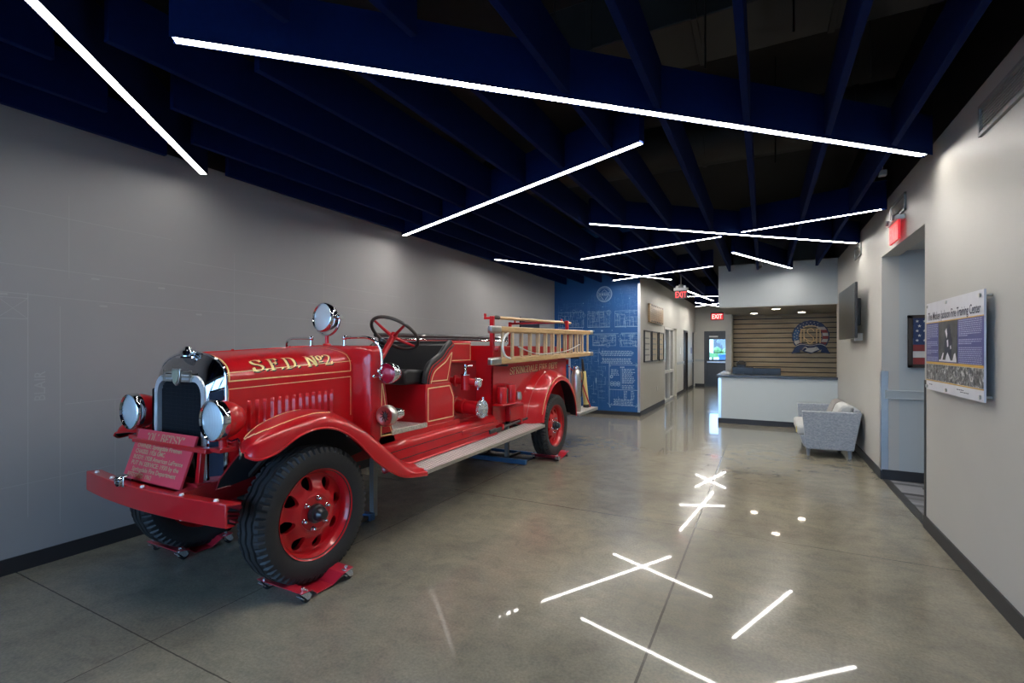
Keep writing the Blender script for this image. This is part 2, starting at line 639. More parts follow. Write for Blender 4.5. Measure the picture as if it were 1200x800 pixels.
SERIF = {
    'S': (0.80, [_c((.70, .76), (.62, .94), (.40, 1.0), (.17, .93), (.10, .76), (.20, .60), (.42, .50), (.64, .40), (.72, .22), (.60, .05), (.38, 0), (.17, .06), (.09, .24)), _s((.71, .72), (.71, .98)), _s((.09, .02), (.09, .28))]),
    'F': (0.72, [_s((.17, 0), (.17, 1)), _s((.02, 0), (.34, 0)), _s((.02, 1), (.66, 1)), _s((.17, .53), (.50, .53)), _s((.64, 1), (.66, .78)), _s((.5, .42), (.5, .64))]),
    'D': (0.84, [_s((.17, 0), (.17, 1)), _s((.02, 0), (.34, 0)), _s((.02, 1), (.34, 1)), _c((.3, 1), (.5, .98), (.69, .84), (.76, .5), (.69, .16), (.5, .02), (.3, 0))]),
    'N': (0.90, [_s((.14, 0), (.14, 1)), _s((.14, 1), (.72, 0)), _s((.72, 0), (.72, 1)), _s((.0, 0), (.3, 0)), _s((.58, 1), (.88, 1)), _s((0, 1), (.2, 1))]),
    'o': (0.50, [_c(*[(.24 + .18 * math.cos(t * PI / 6), .70 + .27 * math.sin(t * PI / 6)) for t in range(13)]), _s((.04, .28), (.44, .28))]),
    'O': (0.86, [_c(*[(.42 + .33 * math.cos(t * PI / 6), .5 + .5 * math.sin(t * PI / 6)) for t in range(13)])]),
    '2': (0.72, [_c((.10, .74), (.16, .93), (.36, 1.0), (.58, .92), (.62, .72), (.50, .48), (.28, .26), (.08, .03)), _s((.08, .03), (.64, .03)), _s((.64, .0), (.66, .24))]),
    'P': (0.72, [_s((.17, 0), (.17, 1)), _s((.02, 0), (.34, 0)), _c((.05, 1), (.4, 1), (.62, .9), (.65, .72), (.58, .54), (.4, .46), (.2, .46))]),
    'R': (0.80, [_s((.17, 0), (.17, 1)), _s((.02, 0), (.34, 0)), _c((.05, 1), (.4, 1), (.62, .9), (.65, .74), (.58, .57), (.4, .5), (.2, .5)), _s((.38, .5), (.70, 0)), _s((.6, 0), (.78, 0))]),
    'I': (0.40, [_s((.18, 0), (.18, 1)), _s((.02, 0), (.34, 0)), _s((.02, 1), (.34, 1))]),
    'G': (0.86, [_c((.70, .76), (.6, .94), (.40, 1.0), (.18, .88), (.09, .5), (.18, .12), (.42, 0), (.62, .06), (.72, .2)), _s((.72, .05), (.72, .42)), _s((.55, .42), (.82, .42)), _s((.71, .74), (.71, .98))]),
    'A': (0.84, [_s((.08, 0), (.40, 1)), _s((.40, 1), (.72, 0)), _s((.2, .36), (.58, .36)), _s((0, 0), (.2, 0)), _s((.58, 0), (.84, 0))]),
    'L': (0.70, [_s((.17, 0), (.17, 1)), _s((.02, 0), (.62, 0)), _s((.02, 1), (.34, 1)), _s((.62, 0), (.64, .26))]),
    'E': (0.72, [_s((.17, 0), (.17, 1)), _s((.02, 0), (.62, 0)), _s((.02, 1), (.60, 1)), _s((.17, .53), (.48, .53)), _s((.62, 0), (.64, .24)), _s((.60, 1), (.62, .78)), _s((.48, .43), (.48, .63))]),
    'T': (0.78, [_s((.37, 0), (.37, 1)), _s((.2, 0), (.54, 0)), _s((.04, 1), (.70, 1)), _s((.04, 1), (.03, .76)), _s((.70, 1), (.71, .76))]),
    'B': (0.80, [_s((.17, 0), (.17, 1)), _c((.03, 1), (.4, 1), (.6, .92), (.62, .74), (.54, .58), (.2, .53)), _c((.2, .53), (.5, .52), (.68, .4), (.69, .22), (.58, .04), (.4, 0), (.03, 0))]),
    'Y': (0.80, [_s((.38, 0), (.38, .45)), _s((.38, .45), (.10, 1)), _s((.38, .45), (.68, 1)), _s((.22, 0), (.54, 0)), _s((0, 1), (.24, 1)), _s((.56, 1), (.80, 1))]),
    '.': (0.34, [_s((.12, .0), (.12, .11))]),
    "'": (0.26, [_s((.12, .74), (.14, 1))]),
    '"': (0.36, [_s((.08, .74), (.10, 1)), _s((.24, .74), (.26, 1))]),
    ' ': (0.42, []),
}


def serif_text(mb, s, fn, h, nib=(0.065, 0.028), xs=1.0, gap=0.04, lift=0.0, dx=0.0, dy=0.0):
    """broad-nib serif capitals; fn(x, y) -> world"""
    x = 0.0
    n = Vector(nib)
    for ch in s:
        w, strokes = SERIF[ch]
        for st0 in strokes:
            st = [st0[0]]
            for a, b in zip(st0, st0[1:]):
                k = max(1, int((b - a).length / .11))
                st += [a.lerp(b, (i + 1) / k) for i in range(k)]
            vs = []
            for p in st:
                for sg in (-1, 1):
                    q = p + n * sg
                    vs.append(fn((x + q.x) * h * xs + dx, q.y * h + dy))
            mb.add(vs, [(2 * i, 2 * i + 1, 2 * i + 3, 2 * i + 2) for i in range(len(st) - 1)])
        x += w + gap
    return x * h * xs


def serif_width(s, h, xs=1.0, gap=0.04):
    return sum(SERIF[c][0] + gap for c in s) * h * xs


# ================================================================== THE ROOM
XL, XR = -4.45, 1.20          # side walls
YB = 10.76                    # blue wall
YH = 20.40                    # far end of the hall
YR = -2.6                     # glazed front behind the camera
TOP = 4.3
XHL, XHR = -2.42, -0.79       # hall walls

struct('floor', MB().box(XL - .2, 1.45, YR, YH + .2, -.12, 0).box(1.45, 2.8, 10.5, 13.5, -.12, 0), 'floor', smooth=0)
struct('floor_corridor', MB().box(1.265, 4.6, 5.0, 6.95, -.12, .002), 'carpet', smooth=0)
struct('trim_threshold', MB().box(1.20, 1.27, 5.2, 6.88, 0, .006), 'steel_dark', smooth=0)
struct('ceiling', MB().box(XL - .3, 1.6, YR - .1, YH + .3, TOP, TOP + .15), 'deck', smooth=0)

struct('wall_left', MB().box(XL - .2, XL, YR, YB + .2, 0, TOP), 'wall_left', smooth=0)
struct('wall_blueprint', MB().box(XL, XHL, YB, YB + .15, 0, TOP), 'wall_blue', smooth=0)
struct('wall_hall_left', MB().box(XHL - .15, XHL, YB + .15, 13.70, 0, TOP).box(XHL - .15, XHL, 13.70, 15.85, 2.10, TOP).box(XHL - .15, XHL, 15.85, 17.28, 0, TOP)
       .box(XHL - .15, XHL, 17.28, 18.30, 2.12, TOP).box(XHL - .15, XHL, 18.30, 19.55, 0, TOP).box(XHL - .15, XHL, 19.55, YH, 2.13, TOP)
       .box(XHL, XHL + .002, YB, YB + .15, 0, TOP), 'wall_hall', smooth=0)
struct('wall_hall_end', MB().box(XHL - .15, -2.08, YH, YH + .15, 0, TOP).box(-2.08, -0.99, YH, YH + .15, 2.17, TOP).box(-0.99, XHR + .2, YH, YH + .15, 0, TOP), 'wall_hall', smooth=0)
struct('wall_hall_right', MB().box(XHR - .02, XHR + .11, 12.62, YH, 0, TOP), 'wall_hall', smooth=0)
struct('wall_right', MB().box(XR, XR + .16, YR, 5.20, 0, TOP).box(XR, XR + .16, 5.20, 6.88, 2.545, TOP).box(XR, XR + .16, 6.88, 10.72, 0, TOP).box(XR, XR + .16, 10.72, 13.42, 2.5, TOP), 'wall_right', smooth=0)
struct('wall_niche_back', MB().box(XHR + .11, 2.75, 13.306, 13.42, 0, TOP).box(2.65, 2.75, 10.6, 13.306, 0, TOP).box(XR + .16, 2.75, 10.6, 10.72, 0, TOP), 'soffit', smooth=0)
struct('wall_header', MB().box(-0.81, XR, 10.59, 13.30, 2.325, 3.155).box(XR, 2.65, 10.72, 13.30, 2.325, 2.5), 'wall_white', smooth=0)
struct('ceiling_niche', MB().box(-0.80, 1.195, 10.60, 13.30, 2.31, 2.324).box(1.195, 2.65, 10.725, 13.30, 2.31, 2.324), 'soffit', smooth=0)
# corridor beyond the opening
struct('wall_corridor_far', MB().box(XR + .16, 4.6, 6.88, 7.0, 0, 2.75), 'wall_white', smooth=0)
struct('wall_corridor_near', MB().box(XR + .16, 4.6, 4.85, 4.97, 0, 2.75), 'wall_white', smooth=0)
struct('wall_corridor_end', MB().box(4.6, 4.7, 4.85, 7.0, 0, 2.75), 'wall_white', smooth=0)
struct('ceiling_corridor', MB().box(XR + .16, 4.6, 4.97, 6.88, 2.60, 2.70), 'wall_white', smooth=0)
# front of the room behind the camera: knee wall, piers and three glazed bays
wb = MB().box(XL, XR, YR - .15, YR, 0, .12).box(XL, XR, YR - .15, YR, 2.75, TOP)
bays = [(-4.25, -2.55), (-2.40, -0.70), (-0.55, 1.05)]
for a, b in ((XL, -4.25), (-2.55, -2.40), (-0.70, -0.55), (1.05, XR)):
    wb.box(a, b, YR - .15, YR, .12, 2.75)
struct('wall_front', wb, 'wall_right', smooth=0)
for i, (a, b) in enumerate(bays):
    f = MB()
    for q in ((a, a + .05), (b - .05, b)):
        f.box(q[0], q[1], YR - .11, YR - .03, .12, 2.75)
    f.box(a, b, YR - .11, YR - .03, .12, .17).box(a, b, YR - .11, YR - .03, 2.70, 2.75).box(a, b, YR - .10, YR - .04, 1.0, 1.04)
    w = struct('window_%d' % (i + 1), f, 'steel_dark', smooth=0)
    MB().box(a + .05, b - .05, YR - .073, YR - .067, .17, 2.70).build('glazing', 'glass', w, smooth=0)

# baseboards
BH = .105
struct('baseboard_left', MB().box(XL, XL + .012, YR, YB, 0, BH), 'base', smooth=0)
struct('baseboard_blueprint', MB().box(XL, XHL + .012, YB - .012, YB, 0, .085), 'base', smooth=0)
struct('baseboard_right', MB().box(XR - .012, XR, YR, 5.20, 0, BH).box(XR - .012, XR, 6.88, 10.59, 0, BH), 'base', smooth=0)
struct('baseboard_hall', MB().box(XHL, XHL + .012, YB, 13.70, 0, BH).box(XHL, XHL + .012, 15.85, 17.28, 0, BH).box(XHL, XHL + .012, 18.30, 19.55, 0, BH)
       .box(XHL, -2.08, YH - .012, YH, 0, BH).box(XHR - .032, XHR - .02, 12.7, YH, 0, BH), 'base', smooth=0)
struct('baseboard_corridor', MB().box(XR, 4.6, 6.868, 6.88, 0, .115), 'base', smooth=0)
# chair rails
struct('trim_hall_rail', MB().box(XHL, XHL + .022, 15.85, 17.28, .985, 1.065).box(XHL, XHL + .022, 18.30, 19.55, .985, 1.065).box(XHL, -2.08, YH - .022, YH, .985, 1.065), 'wall_white', bevel=.004)
struct('trim_corridor_rail', MB().box(XR + .03, 4.6, 6.858, 6.88, .925, .935).box(XR + .03, 4.6, 6.862, 6.88, .935, 1.01).box(XR + .03, 4.6, 6.852, 6.88, 1.01, 1.025), 'wall_white', bevel=.003)

# ---- corner guards
t = MB().prism([(XHL + .004, YB - .004, .085), (XHL + .004, YB + .055, .085), (XHL + .001, YB + .055, .085), (XHL + .001, YB - .001, .085), (XHL - .05, YB - .001, .085), (XHL - .05, YB - .004, .085)], (0, 0, 2.85))
tag(t.build('corner_guard', 'stainless', loc=(XHL, YB, .085), smooth=0), 'tall bright metal corner guard on the edge of the blue mural wall', 'corner guard')
t = MB().prism([(-.815, 10.586, .10), (-.815, 10.64, .10), (-.812, 10.64, .10), (-.812, 10.589, .10), (-.76, 10.589, .10), (-.76, 10.586, .10)], (0, 0, .80))
tag(t.build('corner_guard', 'stainless', loc=(-.81, 10.59, .10), smooth=0), 'metal corner guard on the outer corner of the reception counter', 'corner guard')
t = MB().prism([(XR - .004, 6.876, .10), (XR - .004, 6.95, .10), (XR - .001, 6.95, .10), (XR - .001, 6.879, .10), (XR + .06, 6.879, .10), (XR + .06, 6.876, .10)], (0, 0, 1.14))
tag(t.build('corner_guard', 'stainless', loc=(XR, 6.88, .10), smooth=0), 'waist-high steel corner guard on the far edge of the corridor opening', 'corner guard')
t = MB().prism([(XR - .005, 5.205, .0), (XR - .005, 5.16, .0), (XR - .001, 5.16, .0), (XR - .001, 5.201, .0), (XR + .05, 5.201, .0), (XR + .05, 5.205, .0)], (0, 0, 1.235))
tag(t.build('corner_guard', 'steel_dark', loc=(XR, 5.2, 0), smooth=0), 'dark waist-high corner guard on the near edge of the corridor opening', 'corner guard')

# ---- ceiling: hung baffles along the room, and light bars across them
BZ = 3.0
ORD = ['first', 'second', 'third', 'fourth', 'fifth', 'sixth', 'seventh', 'eighth', 'ninth', 'tenth', 'eleventh', 'twelfth']
fins = [(.855, [(-2.3, 10.36)]), (.40, [(-2.3, 10.36)]), (-.10, [(-2.3, 10.36)]), (-.59, [(-2.3, 10.36)]), (-1.035, [(-2.3, 19.6)]),
        (-1.495, [(-2.3, 1.85), (2.38, 18.0)]), (-1.95, [(-2.3, 1.50), (1.92, 14.5)]), (-2.43, [(1.68, 10.70)]), (-2.85, [(1.18, 10.70)]),
        (-3.285, [(-2.3, 1.13), (1.70, 10.70)]), (-3.715, [(-2.3, 1.54), (2.06, 10.70)]), (-4.14, [(-2.3, 2.10), (2.58, 10.70)])]
for i, (x, segs) in enumerate(fins):
    for j, (a, b) in enumerate(segs):
        o = MB().box(x - .021, x + .021, a, b, BZ, BZ + .285).build('hanging_baffle', 'navy', loc=(x, a, BZ), smooth=0, bevel=.003, seg=1)
        if len(segs) == 1:
            lab = 'long navy ceiling baffle, %s counting from the right-hand wall' % ORD[i]
        elif j == 0:
            lab = 'short near length of the %s navy ceiling baffle from the right-hand wall' % ORD[i]
        else:
            lab = 'far length of the %s navy ceiling baffle from the right-hand wall' % ORD[i]
        tag(o, lab, 'ceiling baffle', 'navy baffles running along the ceiling')
LZ = 2.975
bars = [((-2.74, .86), (-4.229, 2.442), 'white light bar over the left wall ahead of the fire truck, nearest left corner'),
        ((-2.515, 1.30), (1.124, 4.779), 'longest and nearest white light bar, crossing most of the ceiling'),
        ((-4.194, 4.974), (-.778, 3.513), 'white light bar slanting above the fire truck, free of other bars'),
        ((-1.834, 5.521), (1.185, 8.30), 'long white light bar reaching the right wall above the wall screen'),
        ((-2.706, 7.657), (-.501, 6.951), 'mid-ceiling white light bar whose right end nearly touches a crossing bar'),
        ((-.26, 6.813), (1.155, 6.366), 'short white light bar ending at the right wall near the corridor opening'),
        ((-.421, 8.205), (.455, 10.32), 'short white light bar ending against the pale header over the counter'),
        ((-3.965, 7.002), (-1.762, 10.835), 'long white light bar running from the left wall past the blue mural corner'),
        ((-2.924, 10.377), (-.818, 9.388), 'white light bar crossing in front of the round seal on the mural'),
        ((-1.824, 12.458), (-1.392, 16.274), 'white light bar running down the hall behind the hanging exit sign'),
        ((-2.145, 14.489), (-.83, 15.05), 'white light bar lying straight across the hall ceiling'),
        ((-1.958, 16.609), (-1.20, 19.20), 'far hall light bar of the crossing pair, running toward the exit door'),
        ((-2.158, 18.304), (-.83, 16.55), 'far hall light bar of the crossing pair, running toward the counter wall')]
for (p, q, lab) in bars:
    c = ((p[0] + q[0]) / 2, (p[1] + q[1]) / 2, LZ)
    r = thing('hanging_light_bar', lab, 'light bar', c, 'white linear light bars on navy beams')
    P, Q = V(p[0], p[1], LZ), V(q[0], q[1], LZ)
    d = (Q - P).normalized()
    e = V(-d.y, d.x, 0)
    m = MB().bar(P + V(0, 0, .157), Q + V(0, 0, .157), .060, .286)
    for sg in (-1, 1):
        m.bar(P + e * sg * .028 + V(0, 0, .0075), Q + e * sg * .028 + V(0, 0, .0075), .004, .014)
    m.build('beam', 'navy', r, smooth=0)
    MB().bar(P + d * .012 + V(0, 0, .0045), Q - d * (.05 if Q.x > 1.1 else .012) + V(0, 0, .0045), .0515, .003).build('light_strip', 'strip_dim' if 'left corner' in lab else 'strip', r, smooth=0)

# ducts, rods and conduit in the black plenum
d = thing('ceiling_duct', 'round black duct high above the baffles', 'duct', (-1.0, 5.9, 3.85))
MB().cyl((-4.2, 5.9, 3.85), (1.1, 5.9, 3.85), .26, n=28).build('duct_body', 'duct', d)
for x in (-3.4, -2.0, -.6, .8):
    MB().lathe([(.262, -.02), (.275, -.02), (.275, .02), (.262, .02)], (x, 5.9, 3.85), (1, 0, 0), 28, True).build('band', 'duct', d)
d = thing('ceiling_duct', 'black rectangular duct above the nearest light bar', 'duct', (-.4, 3.6, 3.7))
MB().box(-1.6, 1.1, 3.3, 3.85, 3.62, 3.98).build('duct_body', 'duct', d, bevel=.01)
for x in (-1.1, -.4, .4):
    MB().box(x - .02, x + .02, 3.29, 3.86, 3.61, 3.99).build('band', 'duct', d, bevel=.004)
for i, (x, y, n) in enumerate([(.15, 3.15, 'near the upper right beam end'), (-.33, 3.3, 'left of the middle of the nearest light bar'), (.62, 3.9, 'close to the right wall'), (-1.2, 2.9, 'above the left part of the nearest light bar'), (.1, 5.3, 'between the two long light bars')]):
    m = MB().cyl((x, y, 3.28), (x, y, TOP), .006, n=8)
    tag(m.build('hanging_rod', 'duct', loc=(x, y, 3.28)), 'thin black hanger rod ' + n, 'hanger rod', 'hanger rods above the baffles')

# ---- reception counter, slat wall, emblem, desk things
c = thing('reception_counter', 'pale reception counter with a dark top below the slatted niche', 'counter', (.2, 10.65, 0))
MB().box(-.81, XR, 10.59, 10.71, .0, .925).box(-.81, -.69, 10.71, 12.62, 0, .925).build('counter_wall', 'wall_counter', c, smooth=0)
MB().prism([(-.85, 10.55, .925), (XR, 10.55, .925), (XR, 10.86, .925), (-.54, 10.86, .925), (-.54, 12.62, .925), (-.85, 12.62, .925)], (0, 0, .042)).build('countertop', 'ctop', c, smooth=0, bevel=.004)
MB().prism([(-.822, 10.578, 0), (XR, 10.578, 0), (XR, 10.60, 0), (-.80, 10.60, 0), (-.80, 12.62, 0), (-.822, 12.62, 0)], (0, 0, .10)).build('plinth', 'base', c, smooth=0)
MB().box(-.69, XR, 10.86, 11.45, .70, .735).build('desk_shelf', 'ctop', c, smooth=0)

XS = 2.64
sl = MB().box(-.675, XS, 13.275, 13.30, 0, 2.305)
sl.m = 1
rr = random.Random(3)
z = .02
while z < 2.29:
    x = -.672
    while x < XS - .01:
        w = rr.uniform(.7, 1.5)
        x2 = min(x + w, XS)
        sl.box(x + .001, x2 - .001, 13.225 + rr.uniform(-.006, .004), 13.276, z, min(z + .092, 2.305))
        x = x2
    z += .116
t = tag(sl.build('slat_panel', ['ink', 'slat'], loc=(.2, 13.27, 0), smooth=0), 'brown horizontal wood slat panel lining the back of the reception niche', 'slat panel')

E0 = V(.964, 13.20, 1.775)
em = thing('wall_emblem', 'round flag-patterned emblem with a ribbon on the slat panel', 'emblem', E0)


def ep(x, z, y=0.0):
    return (E0.x + x, E0.y - y, E0.z + z)


m = MB()
N = 96
rim = []
for k in range(N):
    a = 2 * PI * k / N
    r = .365 + .012 * abs(math.sin(a * 9))
    rim.append((r * math.cos(a), r * math.sin(a)))
for k in range(N):
    k2 = (k + 1) % N
    a0, a1 = 2 * PI * k / N, 2 * PI * k2 / N
    i0, i1 = (.235 * math.cos(a0), .235 * math.sin(a0)), (.235 * math.cos(a1), .235 * math.sin(a1))
    q = [rim[k], rim[k2], i1, i0]
    m.hexa([ep(x, zz, -.0) for x, zz in q] + [ep(x, zz, .03) for x, zz in q])
m.build('badge_ring', 'flag_navy', em, smooth=0)


def ring_sector(a0, a1, r0, r1, y, n=8):
    out = MB()
    for k in range(n):
        b0, b1 = math.radians(a0 + (a1 - a0) * k / n), math.radians(a0 + (a1 - a0) * (k + 1) / n)
        q = [(r1 * math.cos(b0), r1 * math.sin(b0)), (r1 * math.cos(b1), r1 * math.sin(b1)), (r0 * math.cos(b1), r0 * math.sin(b1)), (r0 * math.cos(b0), r0 * math.sin(b0))]
        out.hexa([ep(x, zz, y - .006) for x, zz in q] + [ep(x, zz, y) for x, zz in q])
    return out


# flag on the ring: blue field on the left, stripes on the right and lower left
ring_sector(148, 196, .245, .35, .036).build('blue_field', 'flag_blue', em, smooth=0)
bandz = [(-.20, -.13), (-.13, -.06), (-.06, .01), (.01, .08), (.08, .15), (.15, .22)]
for i, (za, zb) in enumerate(bandz):
    xo = lambda zz, r: math.sqrt(max(r * r - zz * zz, 0))
    q = [(xo(za, .245), za), (xo(za, .35), za), (xo(zb, .35), zb), (xo(zb, .245), zb)]
    MB().hexa([ep(x, zz, .03) for x, zz in q] + [ep(x, zz, .037) for x, zz in q]).build('white_stripe' if i % 2 else 'red_stripe', 'flag_white' if i % 2 else 'flag_red', em, smooth=0)
for i, (a0, a1) in enumerate(((198, 214), (214, 228), (228, 240))):
    s_ = ring_sector(a0, a1, .245, .35, .037)
    s_.build('red_stripe' if i % 2 else 'white_stripe', 'flag_red' if i % 2 else 'flag_white', em, smooth=0)
st = MB()
for a in list(range(58, 200, 13)):
    for r in (.275, .325):
        aa = math.radians(a + (6 if r > .3 else 0))
        c0 = (r * math.cos(aa), r * math.sin(aa))
        pts = []
        for k in range(10):
            rr_ = .015 if k % 2 == 0 else .007
            b = PI / 2 + k * PI / 5
            pts.append((c0[0] + rr_ * math.cos(b), c0[1] + rr_ * math.sin(b)))
        st.prism([ep(x, zz, .036) for x, zz in pts], (0, -.004, 0))
st.build('stars', 'flag_white', em, smooth=0)
# interlaced gold bars and curves in the middle
g = MB()
gl = [[(-.19, -.16), (-.19, .17)], [(-.13, .17), (-.13, -.10)], [(.19, -.16), (.19, .17)], [(.12, .17), (.12, -.16)], [(-.19, .17), (-.10, .17)], [(.12, .17), (.20, .17)]]
gl.append([tuple(p) for p in cr([(.07, .12), (.03, .18), (-.04, .17), (-.06, .10), (0, .03), (.06, -.04), (.04, -.13), (-.03, -.16), (-.08, -.10)], 5)])
gl.append([tuple(p) for p in cr([(-.15, .21), (-.05, .245), (.05, .245), (.15, .21)], 5)])
gl.append([tuple(p) for p in cr([(-.13, -.02), (-.05, -.09), (.05, -.11), (.12, -.06)], 5)])
for pl in gl:
    g.tube([ep(x, zz, .03) for x, zz in pl], .011, 6)
g.build('gold_monogram', 'gold_pale', em)
rb = MB()
top_ = cr([(-.30, -.20), (-.18, -.155), (0, -.19), (.18, -.155), (.30, -.20)], 5)
bot_ = cr([(-.30, -.36), (-.18, -.30), (0, -.40), (.18, -.30), (.30, -.36)], 5)
for k in range(len(top_) - 1):
    q = [top_[k], top_[k + 1], bot_[k + 1], bot_[k]]
    rb.hexa([ep(p[0], p[1], .035) for p in q] + [ep(p[0], p[1], .055) for p in q])
for sx in (-1, 1):
    rb.prism([ep(sx * .24, -.24, .02), ep(sx * .31, -.25, .02), ep(sx * .385, -.40, .02), ep(sx * .30, -.385, .02), ep(sx * .20, -.36, .02)], (0, -.014, 0))
ribbon_o = rb.build('ribbon', 'flag_navy', em, smooth=0)
rw = MB()
rw.tube([ep(p[0], p[1] - .025, .057) for p in top_], .007, 5)
rw.tube([ep(p[0] * .55, p[1] + .05, .057) for p in bot_], .012, 5)
rw.build('white_edge', 'flag_white', ribbon_o)
MB().prism([ep(-.05, -.27, .057), ep(.07, -.255, .057), ep(.17, -.30, .057), ep(.02, -.375, .057), ep(-.12, -.335, .057)], (0, -.008, 0)).build('white_scroll', 'flag_white', ribbon_o, smooth=0)


def monitor(x, y, z, w, h, lab):
    r = thing('monitor', lab, 'monitor', (x, y, z))
    MB().box(x - w / 2, x + w / 2, y, y + .03, z + .10, z + .10 + h).build('display_case', 'tvblack', r, bevel=.006)
    MB().box(x - .02, x + .02, y - .03, y, z + .02, z + .25).build('neck', 'tvblack', r, bevel=.004)
    MB().lathe([(.11, 0), (.11, .012), (.03, .02), (.0, .02)], (x, y - .01, z), (0, 0, 1), 24).build('stand_base', 'tvblack', r)
    MB().box(x - w / 2 + .012, x + w / 2 - .012, y + .0295, y + .032, z + .115, z + .085 + h).build('screen', 'screen', r, smooth=0)


monitor(-.39, 11.22, .735, .40, .27, 'black monitor seen from behind, beside the niche pier')
monitor(.04, 11.28, .735, .54, .255, 'wider dark monitor behind the counter, right of the other')
p = thing('desk_phone', 'small black desk phone behind the counter near the pier', 'phone', (-.44, 11.75, .735))
MB().prism([(-.53, 11.70, .735), (-.35, 11.70, .735), (-.35, 11.90, .735), (-.53, 11.90, .735)], (0, 0, .40)).build('phone_stand', 'tvblack', p, bevel=.01)
MB().prism([(-.54, 11.69, 1.13), (-.54, 11.69, 1.15), (-.54, 11.90, 1.20), (-.54, 11.90, 1.13)], (.20, 0, 0)).build('phone_body', 'tvblack', p, bevel=.008)
MB().tube([(-.51, 11.72, 1.18), (-.47, 11.72, 1.215), (-.40, 11.72, 1.215), (-.36, 11.72, 1.18)], .016, 8).build('handset', 'tvblack', p)
p = thing('tray', 'small pale tray lying on the left end of the dark countertop', 'tray', (-.70, 11.2, .967))
MB().box(-.80, -.62, 11.05, 11.38, .967, .972).build('tray_base', 'white_paint', p, smooth=0)
MB().box(-.80, -.79, 11.05, 11.38, .967, .990).box(-.63, -.62, 11.05, 11.38, .967, .990).box(-.80, -.62, 11.05, 11.06, .967, .990).box(-.80, -.62, 11.37, 11.38, .967, .990).build('tray_rim', 'white_paint', p, smooth=0)

for DX, DY, DLAB in ((.22, 11.3, 'round lit downlight in the soffit over the counter'), (.75, 12.55, 'extra round downlight added to brighten the niche, just ahead of the emblem'), (-.2, 12.55, 'extra round downlight added to brighten the niche, by the left pier')):  # the two farther back are extra lamps, added to brighten the niche
  dl = thing('ceiling_downlight', DLAB, 'downlight', (DX, DY, 2.31))
  MB().lathe([(.074, -.004), (.092, -.004), (.092, .004), (.074, .004)], (DX, DY, 2.306), (0, 0, 1), 28, True).build('trim_ring', 'white_paint', dl)
  MB().lathe([(.0, 0), (.075, 0)], (DX, DY, 2.305), (0, 0, 1), 28).build('lens', 'downlight', dl)
pl = thing('ceiling_panel_light', 'flat lit panel in the ceiling of the side corridor', 'panel light', (2.3, 5.9, 2.595))
MB().box(1.98, 2.62, 5.28, 6.52, 2.582, 2.60).build('panel_frame', 'white_paint', pl, smooth=0)
MB().box(2.0, 2.6, 5.3, 6.5, 2.578, 2.583).build('diffuser', 'panel_light', pl, smooth=0)

cam_ = thing('ceiling_camera', 'small white dome camera hanging in front of the pale header', 'camera', (-.075, 10.30, 3.0))
MB().cyl((-.075, 10.30, 3.16), (-.075, 10.30, 3.6), .016).build('drop_pole', 'vent_grey', cam_)
MB().lathe([(.0, .10), (.035, .10), (.06, .06), (.06, .0), (.045, 0)], (-.075, 10.30, 3.06), (0, 0, 1), 24).build('camera_body', 'white_paint', cam_)
MB().ball((-.075, 10.30, 3.055), .05, 16, (1, 1, .9)).build('dome', 'dark_glass', cam_)
s_ = thing('ceiling_sensor', 'tiny grey sensor box on the farthest-right baffle', 'sensor', (.93, 5.3, 3.03))
MB().box(.90, .96, 5.27, 5.33, 3.02, 3.07).build('sensor_body', 'vent_grey', s_, bevel=.008)
MB().cyl((.93, 5.3, 3.07), (.93, 5.3, 3.4), .006, n=8).build('stem', 'vent_grey', s_)


# ---- exit signs
def exit_letters(mb, fn, h, width, n=1):
    put_text(mb, 'EXIT', fn, h / .70, .002, 1.0, 'C', width)


es = thing('exit_sign', 'red lit exit sign hanging from the ceiling before the hall', 'exit sign', (-1.62, 11.2, 2.60))
MB().box(-1.775, -1.465, 11.17, 11.23, 2.775, 2.835).build('housing', 'white_paint', es, bevel=.008)
MB().cyl((-1.62, 11.2, 2.835), (-1.62, 11.2, 3.5), .012).lathe([(.0, 0), (.075, 0), (.05, .07), (.0, .07)], (-1.62, 11.2, 2.835), (0, 0, 1), 20).build('stem', 'vent_grey', es)
MB().box(-1.755, -1.485, 11.192, 11.208, 2.60, 2.775).build('sign_plate', plain('exit_clear_plate', (.03, .02, .02), .3), es, smooth=0)
m = MB()
exit_letters(m, lambda x, y: (-1.62 + x, 11.188, 2.622 + y), .13, .235)
m.build('letters', 'exit_red', es, smooth=0, recalc=False)
for sx in (-1.70, -1.54):
    MB().lathe([(.0, 0), (.03, 0), (.024, .04), (.0, .045)], (sx, 11.16, 2.855), (0, 1, 0), 16).build('lamp_head', 'white_paint', es)

es = thing('exit_sign', 'glowing red exit sign on the wall over the far exit door', 'exit sign', (-1.60, YH - .03, 2.62))
MB().box(-1.84, -1.37, YH - .055, YH, 2.60, 2.89).build('housing', 'steel_dark', es, bevel=.008)
MB().box(-1.82, -1.39, YH - .061, YH - .055, 2.615, 2.855).build('sign_plate', 'exit_face', es, smooth=0)
m = MB()
exit_letters(m, lambda x, y: (-1.605 + x, YH - .065, 2.655 + y), .17, .36)
m.build('letters', emissive('exit_letters_pale', (1.0, .55, .50), 2.2), es, smooth=0, recalc=False)

